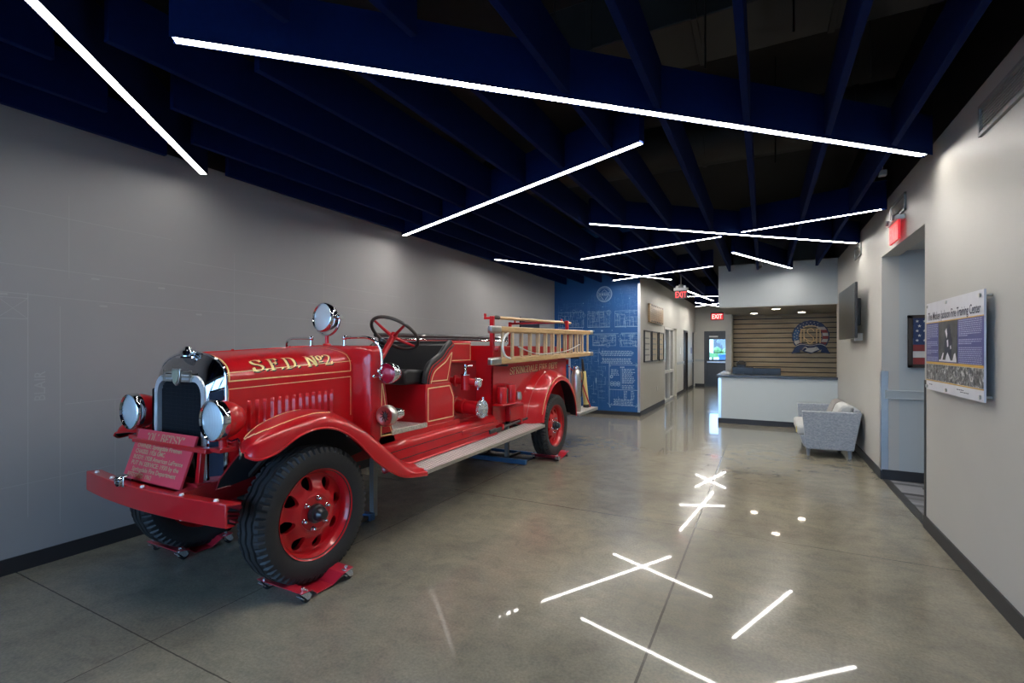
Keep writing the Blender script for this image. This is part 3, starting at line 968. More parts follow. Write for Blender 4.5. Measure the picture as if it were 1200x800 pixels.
es = thing('exit_sign', 'red exit sign on the right wall above the corridor opening', 'exit sign', (XR - .06, 6.05, 2.585))
MB().box(XR - .075, XR, 5.82, 6.22, 2.77, 2.815).build('housing', 'white_paint', es, bevel=.01)
for yy in (5.9, 6.14):
    MB().lathe([(.0, 0), (.028, 0), (.022, .045), (.0, .05)], (XR - .095, yy, 2.80), (1, 0, 0), 16).build('lamp_head', 'vent_grey', es)
MB().box(XR - .055, XR - .035, 5.84, 6.20, 2.585, 2.77).build('sign_plate', 'exit_face', es, smooth=0)
m = MB()
exit_letters(m, lambda x, y: (XR - .058, 6.02 - x, 2.612 + y), .13, .28)
m.build('letters', 'exit_red', es, smooth=0, recalc=False)
es.location.z -= .03


# ---- vents on the right wall
def vent(y0, y1, z0, z1, lab):
    r = thing('wall_vent', lab, 'vent', (XR, (y0 + y1) / 2, z0), 'grey grilles on the right wall')
    f = MB()
    for a in ((y0, y1, z0, z0 + .02), (y0, y1, z1 - .02, z1), (y0, y0 + .02, z0, z1), (y1 - .02, y1, z0, z1)):
        f.box(XR - .018, XR, *a)
    f.build('frame', 'vent_grey', r, smooth=0)
    l = MB()
    k = z0 + .028
    while k < z1 - .022:
        l.hexa([(XR - .010, y0 + .02, k), (XR - .002, y0 + .02, k + .005), (XR - .002, y1 - .02, k + .005), (XR - .010, y1 - .02, k), (XR - .012, y0 + .02, k + .003), (XR - .002, y0 + .02, k + .010), (XR - .002, y1 - .02, k + .010), (XR - .012, y1 - .02, k + .003)])
        k += .018
    l.build('louvers', 'vent_grey', r, smooth=0)


vent(3.30, 4.01, 2.81, 3.0, 'largest grey wall grille, high on the right wall above the poster')
vent(5.79, 6.38, 2.815, 2.985, 'grey wall grille just above the corridor exit sign')
vent(8.13, 8.64, 2.79, 2.965, 'grey wall grille high above the wall screen')

# ---- TV on the right wall
tv = thing('wall_tv', 'black flat television mounted on the right wall above the loveseat', 'television', (1.13, 8.40, 2.0))
y0, y1, z0, z1 = 7.66, 9.17, 1.635, 2.368
MB().box(1.055, 1.085, y0, y1, z0, z1).build('cabinet', 'tvblack', tv, bevel=.006)
MB().box(1.0525, 1.0555, y0 + .014, y1 - .014, z0 + .02, z1 - .014).build('screen', 'screen', tv, smooth=0)
MB().box(1.085, 1.115, y0 + .35, y1 - .35, z0 + .1, z1 - .12).build('rear_housing', 'tvblack', tv, bevel=.012)
MB().box(1.115, XR, 8.2, 8.6, 1.82, 2.2).build('wall_bracket', 'steel_dark', tv, bevel=.01)
MB().box(1.06, 1.15, 7.72, 7.80, 1.60, 1.70).build('control_box', 'vent_grey', tv, bevel=.006)

# ---- poster on stand-offs
po = thing('wall_poster', 'white and navy history poster on metal stand-offs, right wall', 'poster', (1.15, 4.35, 1.52))
PX = 1.148
py0, py1, pz0, pz1 = 3.80, 4.93, 1.18, 1.85          # right edge, left edge as seen from the room


def pp(u, v, lift=.0):
    """u 0..1 left to right, v 0..1 upward on the poster"""
    return (PX - lift, py1 + (py0 - py1) * u, pz0 + (pz1 - pz0) * v)


MB().box(PX, PX + .010, py0, py1, pz0, pz1).build('board', 'poster_white', po, smooth=0)


def prect(u0, u1, v0, v1, lift):
    return [pp(u0, v0, lift), pp(u1, v0, lift), pp(u1, v1, lift), pp(u0, v1, lift)]


def pslab(mb, u0, u1, v0, v1, l0, l1):
    return mb.hexa(prect(u0, u1, v0, v1, l0) + prect(u0, u1, v0, v1, l1))


pslab(MB(), 0, 1, .315, .765, 0, .001).build('text_field', 'poster_blue', po, smooth=0)
g = MB()
for a, b in ((.765, .775), (.30, .325), (.105, .117)):
    pslab(g, 0, 1, a, b, .0005, .0016)
g.build('gold_rule', 'poster_gold', po, smooth=0)
ph = pslab(MB(), .27, .615, .335, .765, .001, .002).build('portrait_print', 'photo_dark', po, smooth=0)
q = MB()
fig = cr([(.40, .37), (.385, .50), (.40, .60), (.43, .66), (.445, .72), (.47, .735), (.485, .70), (.50, .63), (.525, .55), (.51, .45), (.52, .37)], 4)
q.prism([pp(p.x, p.y, .002) for p in fig], (-.0004, 0, 0))
q.build('print_shadow', 'poster_ink', ph, smooth=0)
q = MB()
for poly in ([(.40, .66), (.425, .69), (.44, .63), (.43, .58)], [(.43, .56), (.455, .57), (.46, .50), (.44, .49)], [(.49, .50), (.505, .51), (.51, .475), (.495, .47)],
             [(.31, .345), (.355, .43), (.375, .43), (.345, .345)], [(.40, .345), (.42, .40), (.445, .435), (.47, .40), (.50, .345)], [(.53, .345), (.56, .42), (.58, .43), (.60, .36), (.60, .345)], [(.28, .337), (.28, .355), (.60, .352), (.60, .337)]):
    q.prism([pp(a, b, .002) for a, b in poly], (-.0005, 0, 0))
q.build('print_highlights', 'poster_white', ph, smooth=0)
for i in range(5):
    a = i * .2 + .004
    o = pslab(MB(), a, a + .192, .12, .297, .0002, .0014).build('small_print', 'photo_a', po, smooth=0)
t = MB()
put_text(t, 'The Mickey Jackson Fire Training Center', lambda x, y: pp((x + .0) / 1.13 + .5, .80 + y / .67, .0012), .085, .0012, .6, 'C', 1.04)
t.build('title_lettering', 'poster_ink', po, smooth=0, recalc=False)
t = MB()
rr = random.Random(5)


def para(u0, u1, v, n, dv=.0185, mb=t):
    for k in range(n):
        b = u1 if k < n - 1 else u0 + (u1 - u0) * rr.uniform(.15, .6)
        x = u0
        while x < b - .01:
            w = rr.uniform(.012, .035)
            mb.add(prect(x, min(x + w, b), v, v + .0085, .0013), [(0, 1, 2, 3)])
            x += w + .006
        v -= dv
    return v - .022


v = .735
for n in (9, 4, 3, 6):
    v = para(.02, .25, v, n)
v = .745
for n in (9, 3, 10, 3):
    v = para(.635, .975, v, n)
t.build('small_print_text', 'poster_text', po, smooth=0, recalc=False)
t = MB()
for (a, b, vv) in ((.07, .20, .06), (.60, .93, .065), (.66, .93, .045)):
    para(a, b, vv, 1, mb=t)
t.build('caption_text', 'poster_ink', po, smooth=0, recalc=False)
for (u, vv) in ((.02, .965), (.42, .965), (.96, .95), (.02, .035), (.42, .035), (.96, .04)):
    c0 = pp(u, vv)
    MB().cyl((PX - .006, c0[1], c0[2]), (XR, c0[1], c0[2]), .009, n=14).cyl((PX - .010, c0[1], c0[2]), (PX - .001, c0[1], c0[2]), .013, n=14).build('standoff', 'nickel', po)

# ---- flag picture in the corridor
fl = thing('framed_flag', 'dark framed wooden flag picture on the corridor wall', 'picture', (1.85, 6.85, 1.58))
fx0, fx1, fz0, fz1 = 1.435, 2.40, 1.285, 1.87
MB().box(fx0, fx1, 6.845, 6.88, fz0, fz1).build('backing', 'frame_dark', fl, smooth=0)
f = MB()
for a in ((fx0, fx1, fz0, fz0 + .035), (fx0, fx1, fz1 - .035, fz1)):
    f.box(a[0], a[1], 6.83, 6.88, a[2], a[3])
for a in (fx0, fx1 - .035):
    f.box(a, a + .035, 6.83, 6.88, fz0, fz1)
f.build('frame', 'frame_dark', fl, smooth=0)
h = (fz1 - fz0 - .07) / 7
for i in range(7):
    x0 = fx0 + .035 if i < 3 else fx0 + .035
    zt = fz1 - .035 - i * h
    MB().box(fx0 + .04, fx1 - .04, 6.838, 6.846, zt - h + .003, zt).build('stripe', 'flag_red' if i % 2 == 0 else 'flag_white', fl, smooth=0)
MB().box(fx0 + .04, fx0 + .46, 6.834, 6.840, fz1 - .035 - 4 * h, fz1 - .035).build('star_field', 'flag_navy', fl, smooth=0)
st = MB()
for r_ in range(5):
    for c_ in range(6):
        c0 = (fx0 + .075 + c_ * .066 + (r_ % 2) * .02, fz1 - .07 - r_ * h * .72)
        pts = []
        for k in range(10):
            q_ = .017 if k % 2 == 0 else .007
            b = PI / 2 + k * PI / 5
            pts.append((c0[0] + q_ * math.cos(b), 6.834, c0[1] + q_ * math.sin(b)))
        st.prism(pts, (0, -.002, 0))
st.build('stars', 'flag_white', fl, smooth=0)

# ---- loveseat
so = thing('loveseat', 'blue-grey upholstered loveseat against the right wall', 'sofa', (.8, 8.45, 0))


def sofa_arm(y0, y1):
    a = [(.475, .625), (1.165, .635), (1.075, .115), (.52, .105)]
    return MB().prism([(x, y0, z) for x, z in a], (0, y1 - y0, 0))


sofa_arm(7.86, 7.94).build('arm', 'sofa', so, bevel=.012)
sofa_arm(8.98, 9.06).build('arm', 'sofa', so, bevel=.012)
MB().prism([(.50, 7.94, .12), (1.08, 7.94, .12), (1.10, 7.94, .27), (.46, 7.94, .27)], (0, 1.04, 0)).build('seat_frame', 'sofa', so, bevel=.01)
MB().prism([(.95, 7.94, .25), (1.08, 7.94, .25), (1.165, 7.94, .655), (1.09, 7.94, .66)], (0, 1.04, 0)).build('back_frame', 'sofa', so, bevel=.012)
MB().prism([(.425, 7.95, .27), (.42, 7.95, .41), (.95, 7.95, .43), (.95, 7.95, .27)], (0, 1.02, 0)).build('seat_cushion', 'sofa_light', so, bevel=.04, seg=4)
for i, y in enumerate((7.955, 8.475)):
    MB().prism([(.83, y, .43), (.98, y, .43), (1.10, y, .70), (1.00, y, .735), (.93, y, .70)], (0, .495, 0)).build('back_cushion', 'sofa_light' if i == 0 else 'sofa_brown', so, bevel=.035, seg=4)
for x, y in ((.555, 7.93), (1.035, 7.93), (.555, 8.99), (1.035, 8.99)):
    MB().cyl((x, y, .12), (x, y, 0), .028, .019, 14).build('leg', 'sofa_leg', so)
MB().box(.415, .421, 8.03, 8.10, .30, .385).build('yellow_tag', 'tag_yellow', so, smooth=0)

# ---- hall left wall: plaque, framed documents, glazed screen, doors
pq = thing('wall_plaque', 'wide wooden plaque with notched edges high on the hall wall', 'plaque', (XHL, 12.4, 2.1))
m = MB().box(XHL, XHL + .05, 11.58, 13.30, 2.12, 2.56)
m.build('board', 'plaque_wood', pq, bevel=.006)
m = MB()
for k in range(7):
    y = 11.75 + k * .225
    for zz in (2.135, 2.515):
        m.box(XHL + .05, XHL + .058, y, y + .10, zz, zz + .03)
m.build('slots', 'frame_dark', pq, smooth=0)
m = MB()
rr = random.Random(9)
for k in range(6):
    for j in range(9):
        y = 11.72 + j * .165
        m.box(XHL + .05, XHL + .054, y, y + rr.uniform(.04, .14), 2.21 + k * .045, 2.225 + k * .045)
m.build('carving', wood('carved_groove', (.20, .11, .05), (.28, .17, .08)), pq, smooth=0)
for (a, b, mt, lab) in ((11.12, 11.86, 'paper', 'black framed document nearest the blue mural wall'), (11.96, 12.68, 'paper_tan', 'middle of the three black framed documents on the hall wall'), (12.86, 13.50, 'paper_tan', 'black framed document nearest the glazed hall screen')):
    r = thing('framed_document', lab, 'framed document', (XHL, (a + b) / 2, 1.18), 'framed documents on the hall wall')
    f = MB().box(XHL, XHL + .03, a, a + .035, 1.18, 1.915).box(XHL, XHL + .03, b - .035, b, 1.18, 1.915).box(XHL, XHL + .03, a, b, 1.18, 1.21).box(XHL, XHL + .03, a, b, 1.885, 1.915)
    f.build('frame', 'tvblack', r, smooth=0)
    MB().box(XHL, XHL + .012, a + .03, b - .03, 1.205, 1.89).build('print', mt, r, smooth=0)
    g = MB()
    for k in range(4):
        g.box(XHL + .012, XHL + .0135, a + .12, b - .14 - .07 * (k % 2), 1.33 + k * .13, 1.36 + k * .13)
    g.build('faded_lines', 'vent_grey', r, smooth=0)

w = struct('window_4', MB().box(XHL - .12, XHL + .01, 13.70, 13.78, 0, 2.10).box(XHL - .12, XHL + .01, 14.50, 14.60, 0, 2.10).box(XHL - .12, XHL + .01, 15.20, 15.32, 0, 2.10)
           .box(XHL - .12, XHL + .01, 13.70, 15.32, 2.03, 2.10).box(XHL - .12, XHL + .01, 13.70, 15.32, .80, .88).box(XHL - .12, XHL + .01, 13.70, 15.32, 0, .07), 'alu_white', bevel=.004)
MB().box(XHL - .06, XHL - .05, 13.78, 14.50, .07, .80).box(XHL - .06, XHL - .05, 13.78, 14.50, .88, 2.03).box(XHL - .06, XHL - .05, 14.60, 15.20, .07, .80).box(XHL - .06, XHL - .05, 14.60, 15.20, .88, 2.03).build('pane', 'dark_glass', w, smooth=0)
d = struct('door_1', MB().box(XHL - .14, XHL - .09, 15.32, 15.85, 0, 2.10), 'alu_white', smooth=0)
MB().tube([(XHL - .09, 15.42, .95), (XHL - .04, 15.42, .95), (XHL - .04, 15.52, .95)], .012, 8).build('door_handle', 'nickel', d)
d = struct('door_2', MB().box(XHL - .10, XHL - .05, 17.30, 18.28, 0, 2.11), 'door_brown', smooth=0)
MB().box(XHL - .05, XHL + .012, 17.28, 17.34, 0, 2.12).box(XHL - .05, XHL + .012, 18.24, 18.30, 0, 2.12).box(XHL - .05, XHL + .012, 17.28, 18.30, 2.06, 2.12).build('door_frame', 'door_brown', d, smooth=0)
MB().tube([(XHL - .05, 17.42, .95), (XHL - .0, 17.42, .95), (XHL - .0, 17.53, .95)], .012, 8).build('door_handle', 'nickel', d)
d = struct('door_3', MB().box(XHL - .10, XHL - .05, 19.57, YH, 0, 2.12), 'door_slate', smooth=0)
MB().tube([(XHL - .05, 19.70, .95), (XHL - .0, 19.70, .95), (XHL - .0, 19.81, .95)], .012, 8).build('door_handle', 'nickel', d)
d = struct('door_4', MB().box(-2.03, -1.04, YH + .03, YH + .08, 0, 1.06).box(-2.03, -1.04, YH + .03, YH + .08, 1.85, 2.12).box(-2.03, -1.89, YH + .03, YH + .08, 1.06, 1.85).box(-1.16, -1.04, YH + .03, YH + .08, 1.06, 1.85), 'door_slate', smooth=0)
MB().box(-2.08, -2.03, YH - .015, YH + .12, 0, 2.17).box(-1.04, -.99, YH - .015, YH + .12, 0, 2.17).box(-2.08, -.99, YH - .015, YH + .12, 2.12, 2.17).build('door_frame', 'door_slate', d, smooth=0)
MB().box(-1.89, -1.16, YH + .05, YH + .056, 1.06, 1.85).build('door_pane', 'glass', d, smooth=0)
MB().box(-1.98, -1.10, YH - .05, YH - .02, .93, 1.0).box(-1.96, -1.92, YH - .02, YH + .03, .94, .99).box(-1.15, -1.11, YH - .02, YH + .03, .94, .99).build('push_bar', 'stainless', d, bevel=.008)
MB().box(-1.90, -1.58, YH + .015, YH + .03, 1.93, 1.99).build('door_plate', 'white_paint', d, bevel=.004)
for (x, y, z, lab, sz) in ((XHL, 16.55, 1.42, 'small pale switch plate on the hall wall beyond the glazed screen', .06), (XHL, 19.25, 1.42, 'small blue room sign on the hall wall near its far end', .10)):
    r = MB().box(x, x + .01, y - sz, y + sz, z - .11, z + .11)
    tag(r.build('wall_plate', 'poster_blue' if 'blue' in lab else 'white_paint', loc=(x, y, z), bevel=.003), lab, 'wall plate')
r = MB().box(XHL, XHL + .008, 12.62, 12.70, .42, .54)
tag(r.build('wall_outlet', 'white_paint', loc=(XHL, 12.66, .48), bevel=.003), 'small white outlet plate low on the hall wall', 'outlet')
r = MB().box(XL, XL + .04, 8.87, 9.80, 1.83, 2.14)
o = tag(r.build('wall_panel_sign', 'tvblack', loc=(XL, 9.33, 1.83), bevel=.006), 'dark blank rectangular panel on the grey wall behind the ladders', 'wall panel')

# ---- prints on the walls
rr = random.Random(21)


def bp(x, z, l=.0015):
    return (x, YB - l, z)


def seg(mb, x0, z0, x1, z1, w=.006, f=bp):
    d_ = Vector((x1 - x0, z1 - z0))
    if d_.length < 1e-4:
        return
    n_ = Vector((-d_.y, d_.x)).normalized() * w / 2
    mb.add([f(x0 + n_.x, z0 + n_.y), f(x1 + n_.x, z1 + n_.y), f(x1 - n_.x, z1 - n_.y), f(x0 - n_.x, z0 - n_.y)], [(0, 1, 2, 3)])


def rect(mb, x0, z0, x1, z1, w=.006):
    seg(mb, x0, z0, x1, z0, w), seg(mb, x1, z0, x1, z1, w), seg(mb, x1, z1, x0, z1, w), seg(mb, x0, z1, x0, z0, w)


def circ(mb, x, z, r, w=.006, n=24):
    for k in range(n):
        a, b = 2 * PI * k / n, 2 * PI * (k + 1) / n
        seg(mb, x + r * math.cos(a), z + r * math.sin(a), x + r * math.cos(b), z + r * math.sin(b), w)


def scribble(mb, x0, z0, x1, z1, n, w=.005):
    """orthogonal plan-like fragments"""
    for _ in range(n):
        x, z = rr.uniform(x0, x1), rr.uniform(z0, z1)
        for _ in range(rr.randint(1, 4)):
            if rr.random() < .5:
                x2, z2 = min(max(x + rr.uniform(-.16, .16), x0), x1), z
            else:
                x2, z2 = x, min(max(z + rr.uniform(-.16, .16), z0), z1)
            seg(mb, x, z, x2, z2, w)
            x, z = x2, z2
        if rr.random() < .18:
            circ(mb, x, z, rr.uniform(.015, .05), w, 14)


def lines_of_text(mb, x0, x1, z, n, dz, h=.02, centre=False):
    for _ in range(n):
        L = (x1 - x0) * rr.uniform(.75, 1.0)
        a = (x0 + x1 - L) / 2 if centre else x0
        x = a
        while x < a + L:
            w = rr.uniform(.02, .06)
            seg(mb, x, z, min(x + w, a + L), z, h)
            x += w + .014
        z -= dz


mu = thing('blueprint_mural', 'white blueprint drawing printed over the blue wall', 'mural', (-3.4, YB - .002, 1.5))
A, B = MB(), MB()
# upper band of plans
for (x0, x1, z0, z1, n) in ((-4.35, -3.72, 1.98, 2.55, 60), (-3.62, -3.10, 1.98, 2.72, 75), (-2.98, -2.46, 1.98, 2.85, 70)):
    scribble(B, x0, z0, x1, z1, n)
    scribble(A, x0, z0, x1, z0 + .38, n // 2)
    rect(A, x0, z0, x1, z0 + .36, .006)
    k = x0 + .05
    while k < x1 - .04:
        seg(A, k, z0, k, z0 + rr.uniform(.08, .34), .005)
        k += rr.uniform(.04, .09)
    seg(A, x0, z0 + .01, x1, z0 + .01, .012)
for (x0, x1, z0, z1, n) in ((-3.50, -2.96, 1.56, 1.80, 55), (-2.86, -2.47, 1.54, 1.82, 40)):
    scribble(A, x0, z0, x1, z1, n)
    rect(A, x0, z0, x1, z1, .006)
seg(A, -3.56, 1.83, -2.9, 1.83, .012)
seg(A, -2.84, 1.84, -2.48, 1.84, .012)
seg(A, -3.56, 1.90, -3.46, 1.90, .03)
seg(A, -3.30, 1.90, -3.26, 1.90, .035)
lines_of_text(A, -3.36, -2.53, 1.435, 4, .032, .017, True)
lines_of_text(A, -3.36, -2.53, 1.265, 4, .032, .017, True)
# plate with framed notes, lower right
x0, x1, z0, z1 = -3.11, -2.47, .22, 1.13
rect(A, x0, z0, x1, z1, .010)
for (x, z) in ((x0, z0), (x1, z0), (x0, z1), (x1, z1)):
    for k in range(5):
        a = rr.uniform(0, 2 * PI)
        seg(A, x, z, x + .06 * math.cos(a), z + .06 * math.sin(a), .008)
lines_of_text(A, -2.86, -2.76, 1.075, 1, .03, .03)
seg(A, -2.84, .60, -2.84, 1.05, .004)
seg(A, x0, .57, x1, .57, .01)
lines_of_text(A, -2.82, -2.52, 1.03, 10, .034, .018)
lines_of_text(A, -2.82, -2.54, .67, 3, .032, .015)
lines_of_text(A, -3.07, -2.88, 1.02, 5, .03, .014)
circ(A, -3.06, .86, .028, .02)
for k in range(3):
    circ(A, -3.05 + k * .075, .72, .03, .012, 10)
    circ(A, -3.05 + k * .075, .68, .03, .012, 10)
lines_of_text(A, -2.78, -2.70, .54, 7, .028, .013)
lines_of_text(A, -2.62, -2.54, .54, 7, .028, .013)
for k in range(5):
    seg(B, -3.08 + k * .06, .40, -3.08 + k * .06, .56, .006)
lines_of_text(A, -3.05, -2.53, .35, 5, .028, .015, True)
# left column behind the truck, and the middle field
scribble(B, -4.38, .15, -3.45, 1.9, 260)
scribble(A, -3.95, .25, -3.20, 1.5, 60, .004)
scribble(B, -3.44, .18, -3.14, 1.15, 60)
seg(A, -3.42, .70, -3.42, .82, .03)
seg(B, -3.36, .15, -3.36, 1.80, .005)
seg(B, -3.62, .15, -3.62, 1.80, .005)
for k in range(40):
    x, z = rr.uniform(-4.3, -2.5), rr.uniform(.2, 2.8)
    circ(A, x, z, .006, .010, 6)
# round seal near the top
for r_, w in ((.17, .022), (.14, .008)):
    circ(A, -3.225, 2.735, r_, w, 48)
for z in (2.765, 2.70):
    L = math.sqrt(.14 ** 2 - (z - 2.735) ** 2)
    seg(A, -3.225 - L, z, -3.225 + L, z, .008)
lines_of_text(A, -3.345, -3.105, 2.732, 1, .03, .034)
for sx in (-1, 1):
    seg(A, -3.225 + sx * .09, 2.69, -3.225 + sx * .02, 2.61, .014)
    seg(A, -3.225 + sx * .06, 2.78, -3.225, 2.84, .008)
B.build('faint_linework', 'blueprint_faint', mu, smooth=0, recalc=False)
A.build('white_linework', 'blueprint_line', mu, smooth=0, recalc=False)

lw = thing('wall_map_print', 'faint pale street-plan lines printed on the grey wall', 'wall print', (XL + .002, 2.5, 1.6))


def lp(y, z, l=.0015):
    return (XL + l, y, z)


A = MB()


def lseg(y0, z0, y1, z1, w=.004):
    seg(A, y0, z0, y1, z1, w, lp)


lseg(.6, 2.08, 4.6, 1.98), lseg(.6, 1.90, 2.1, 1.84), lseg(2.1, 1.84, 4.9, 1.80, .003)
lseg(1.40, .35, 1.40, 1.88), lseg(1.57, .25, 1.57, 1.80), lseg(1.9, .30, 1.9, 1.10), lseg(1.6, 1.10, 2.35, 1.12)
lseg(1.25, 1.70, 1.40, 1.70), lseg(1.25, 1.84, 1.40, 1.84), lseg(1.25, 1.70, 1.25, 1.84), lseg(1.25, 1.70, 1.40, 1.84, .003), lseg(1.25, 1.84, 1.40, 1.70, .003)
lseg(2.85, .2, 2.85, 2.4, .003), lseg(1.62, 2.0, 1.62, 2.6, .003), lseg(3.9, 1.4, 3.9, 2.5, .003), lseg(2.4, 2.25, 5.2, 2.2, .003), lseg(.6, 2.45, 2.3, 2.42, .003)
lseg(4.4, 1.95, 8.5, 1.9, .003), lseg(5.5, 1.2, 5.5, 2.5, .003), lseg(6.8, 1.6, 6.8, 2.6, .003)
lseg(.6, .55, 1.9, .60, .003), lseg(1.15, .1, 1.15, .6, .003)
put_text(A, 'BLAIR', lambda x, y: lp(1.49 - y, 1.14 + x), .085, .0, .95)
for (y, z) in ((1.2, 2.03), (1.75, 2.02), (2.2, 2.0), (1.25, 1.86), (1.8, 1.82), (2.5, 1.8)):
    lseg(y, z, y + .05, z, .014)
A.build('plan_lines', 'grey_line', lw, smooth=0, recalc=False)

# ---- outside the exit door and in front of the glazed wall
struct('ground_outside', MB().box(-30, 30, YH + .2, 60, -.2, -.05).box(-30, 30, -40, YR - .16, -.2, -.05), 'lot', smooth=0)
OX, OY = -1.58, 24.5
b = thing('outdoor_bin', 'blue wheeled bin standing outside the exit door window', 'bin', (OX, OY, -.05))
MB().loft([[(OX + sx * w, OY + sy * w, z) for sx, sy in ((-1, -1), (1, -1), (1, 1), (-1, 1))] for w, z in ((.20, .1), (.27, 1.15))]).build('bin_body', 'bin_blue', b, bevel=.02)
MB().box(OX - .29, OX + .29, OY - .30, OY + .30, 1.15, 1.23).build('lid', 'bin_blue', b, bevel=.02)
for sx in (-.2, .2):
    MB().cyl((OX + sx - .03, OY + .22, .07), (OX + sx + .03, OY + .22, .07), .12).build('wheel', 'rubber', b)
hg = MB()
rr = random.Random(4)
for k in range(60):
    hg.ball((-9 + k * .31 + rr.uniform(-.2, .2), 38 + rr.uniform(-.5, .5), rr.uniform(1.0, 1.4)), rr.uniform(.12, .26), 8)
hg.box(-9, 9.5, 37.6, 38.4, .85, 1.15)
for k in range(14):
    hg.cyl((-8.5 + k * 1.3, 38, -.05), (-8.5 + k * 1.3, 38, .9), .06, n=8)
tag(hg.build('outdoor_hedge', 'bushleaf', loc=(0, 38, -.05)), 'green hedge seen through the exit door window', 'hedge')
fb = thing('far_building', 'pale low building beyond the hedge outside the exit door', 'building', (0, 48, -.05))
MB().box(-14, 14, 47, 52, -.05, 3.4).build('building_wall', 'facade', fb, smooth=0)
MB().box(-14.4, 14.4, 46.6, 52.4, 3.4, 3.75).build('roof', 'vent_grey', fb, smooth=0)
for x in (-8, -4, 0, 4):
    MB().box(x, x + 1.6, 46.95, 47.0, .9, 2.3).build('window', 'dark_glass', fb, smooth=0)


# ================================================================== THE FIRE TRUCK
CX = -3.22
tr = thing('fire_truck', 'red vintage open-cab fire truck with gold lettering, parked along the grey wall', 'fire truck', (CX, 4.2, 0))


def S(pts, k):
    """mirror a list of points to side k (+1 the near side); x is given relative to the centreline"""
    return [(CX + k * p[0], p[1], p[2]) for p in pts]


# ---- chassis rails, axles, springs
for k in (1, -1):
    r = MB()
    sec = [(1.50, .575, .69), (1.70, .58, .715), (2.0, .60, .735), (3.0, .60, .74), (6.9, .60, .74), (7.4, .60, .72)]
    rings = []
    for (y, z0, z1) in sec:
        rings.append(S([(.36, y, z0), (.36, y, z1), (.29, y, z1), (.29, y, z1 - .012), (.348, y, z1 - .012), (.348, y, z0 + .012), (.29, y, z0 + .012), (.29, y, z0)], k))
    r.loft(rings)
    r.build('chassis_rail', 'red_dark', tr, smooth=0)
m = MB()
for y in (1.66, 2.9, 4.5, 5.6, 7.1):
    m.box(CX - .35, CX + .35, y - .04, y + .04, .60, .72)
m.build('cross_members', 'red_dark', tr, smooth=0)
m = MB().tube([(CX - .66, 2.17, .445), (CX - .45, 2.17, .42), (CX - .3, 2.17, .38), (CX + .3, 2.17, .38), (CX + .45, 2.17, .42), (CX + .66, 2.17, .445)], .035, 12)
m.build('front_axle', 'red_dark', tr)
m = MB().cyl((CX - .62, 6.16, .46), (CX + .62, 6.16, .46), .05).ball((CX, 6.16, .46), .17, 20)
m.build('rear_axle', 'red_dark', tr)
for k in (1, -1):
    for (y0, yc, y1, za, zb) in ((1.58, 2.17, 2.78, .585, .44), (5.4, 6.16, 6.9, .60, .50)):
        m = MB()
        for i in range(5):
            f_ = 1 - i * .17
            pts = cr(S([(.42, yc + (y0 - yc) * f_, zb + (za - zb) * f_ ** 2 - i * .016), (.42, yc, zb - i * .016), (.42, yc + (y1 - yc) * f_, zb + (za - zb) * f_ ** 2 - i * .016)], k), 6)
            m.loft([[p + V(-.03, 0, -.007), p + V(.03, 0, -.007), p + V(.03, 0, .007), p + V(-.03, 0, .007)] for p in pts])
        m.build('leaf_spring', 'red_dark', tr, smooth=0)

# ---- bumper
rings = []
for i in range(25):
    u = -1 + 2 * i / 24
    x = CX + .748 * u
    y = 1.535 - .055 * (1 - u * u)
    rings.append([(x, y + .085, .680), (x, y + .004, .692), (x, y, .688), (x, y, .568), (x, y + .006, .562), (x, y + .05, .562), (x, y + .05, .570), (x, y + .012, .575), (x, y + .012, .676), (x, y + .085, .668)])
bu = MB().loft(rings).build('bumper', 'red', tr, bevel=.002, seg=1)
for u in (-.86, -.52, 0, .50, .86):
    x = CX + .748 * u
    y = 1.535 - .055 * (1 - u * u)
    for (z, a) in ((.690, (0, 0, 1)),) + (((.562, (0, 0, -1)),) if abs(u) == .5 or u in (-.52, -.86) else ()):
        MB().lathe([(.0, .012), (.010, .010), (.013, .0), (.0, 0)], (x, y + .03, z), a, 12).build('bolt_head', 'white_paint', bu)
m = MB().lathe([(.030, 0), (.034, .012), (.034, .05), (.026, .055), (.020, .05), (.020, .0)], (CX - .17, 1.455, .712), (0, 1, 0), 18, True).box(CX - .215, CX - .125, 1.468, 1.51, .680, .745)
m.build('crank_guide', 'chrome', bu, bevel=.004)

# ---- radiator
sh = holder('radiator', tr, (CX, 1.75, .7))
FR = [(-.275, .70), (-.275, 1.19)] + [(-.275 + .10 + .10 * math.cos(math.radians(180 - a)), 1.215 + .12 * math.sin(math.radians(a))) for a in range(0, 91, 15)]
FR = FR + [(.0, 1.341)] + [(-x, z) for x, z in FR[::-1]]
FI = [(-.238, .72), (-.238, 1.19)] + [(-.238 + .075 + .075 * math.cos(math.radians(180 - a)), 1.205 + .09 * math.sin(math.radians(a))) for a in range(0, 91, 15)]
FI = FI + [(.0, 1.300)] + [(-x, z) for x, z in FI[::-1]]


def hood_section(y, grow=0.0):
    """half circle of the hood from the near sill over the crown to the far sill (x relative to centre, z)"""
    d = .052 * (y - 1.77)
    h = [(.350, .80), (.350, 1.10), (.350, 1.27 + d * .6), (.348, 1.325 + d), (.335, 1.362 + d), (.305, 1.395 + d), (.25, 1.425 + d), (.17, 1.450 + d), (.085, 1.463 + d), (0, 1.467 + d)]
    c = [(x + (grow if x > 0 else 0), z + (grow if z > 1.36 else 0)) for x, z in h]
    return c + [(-x, z) for x, z in c[-2::-1]]


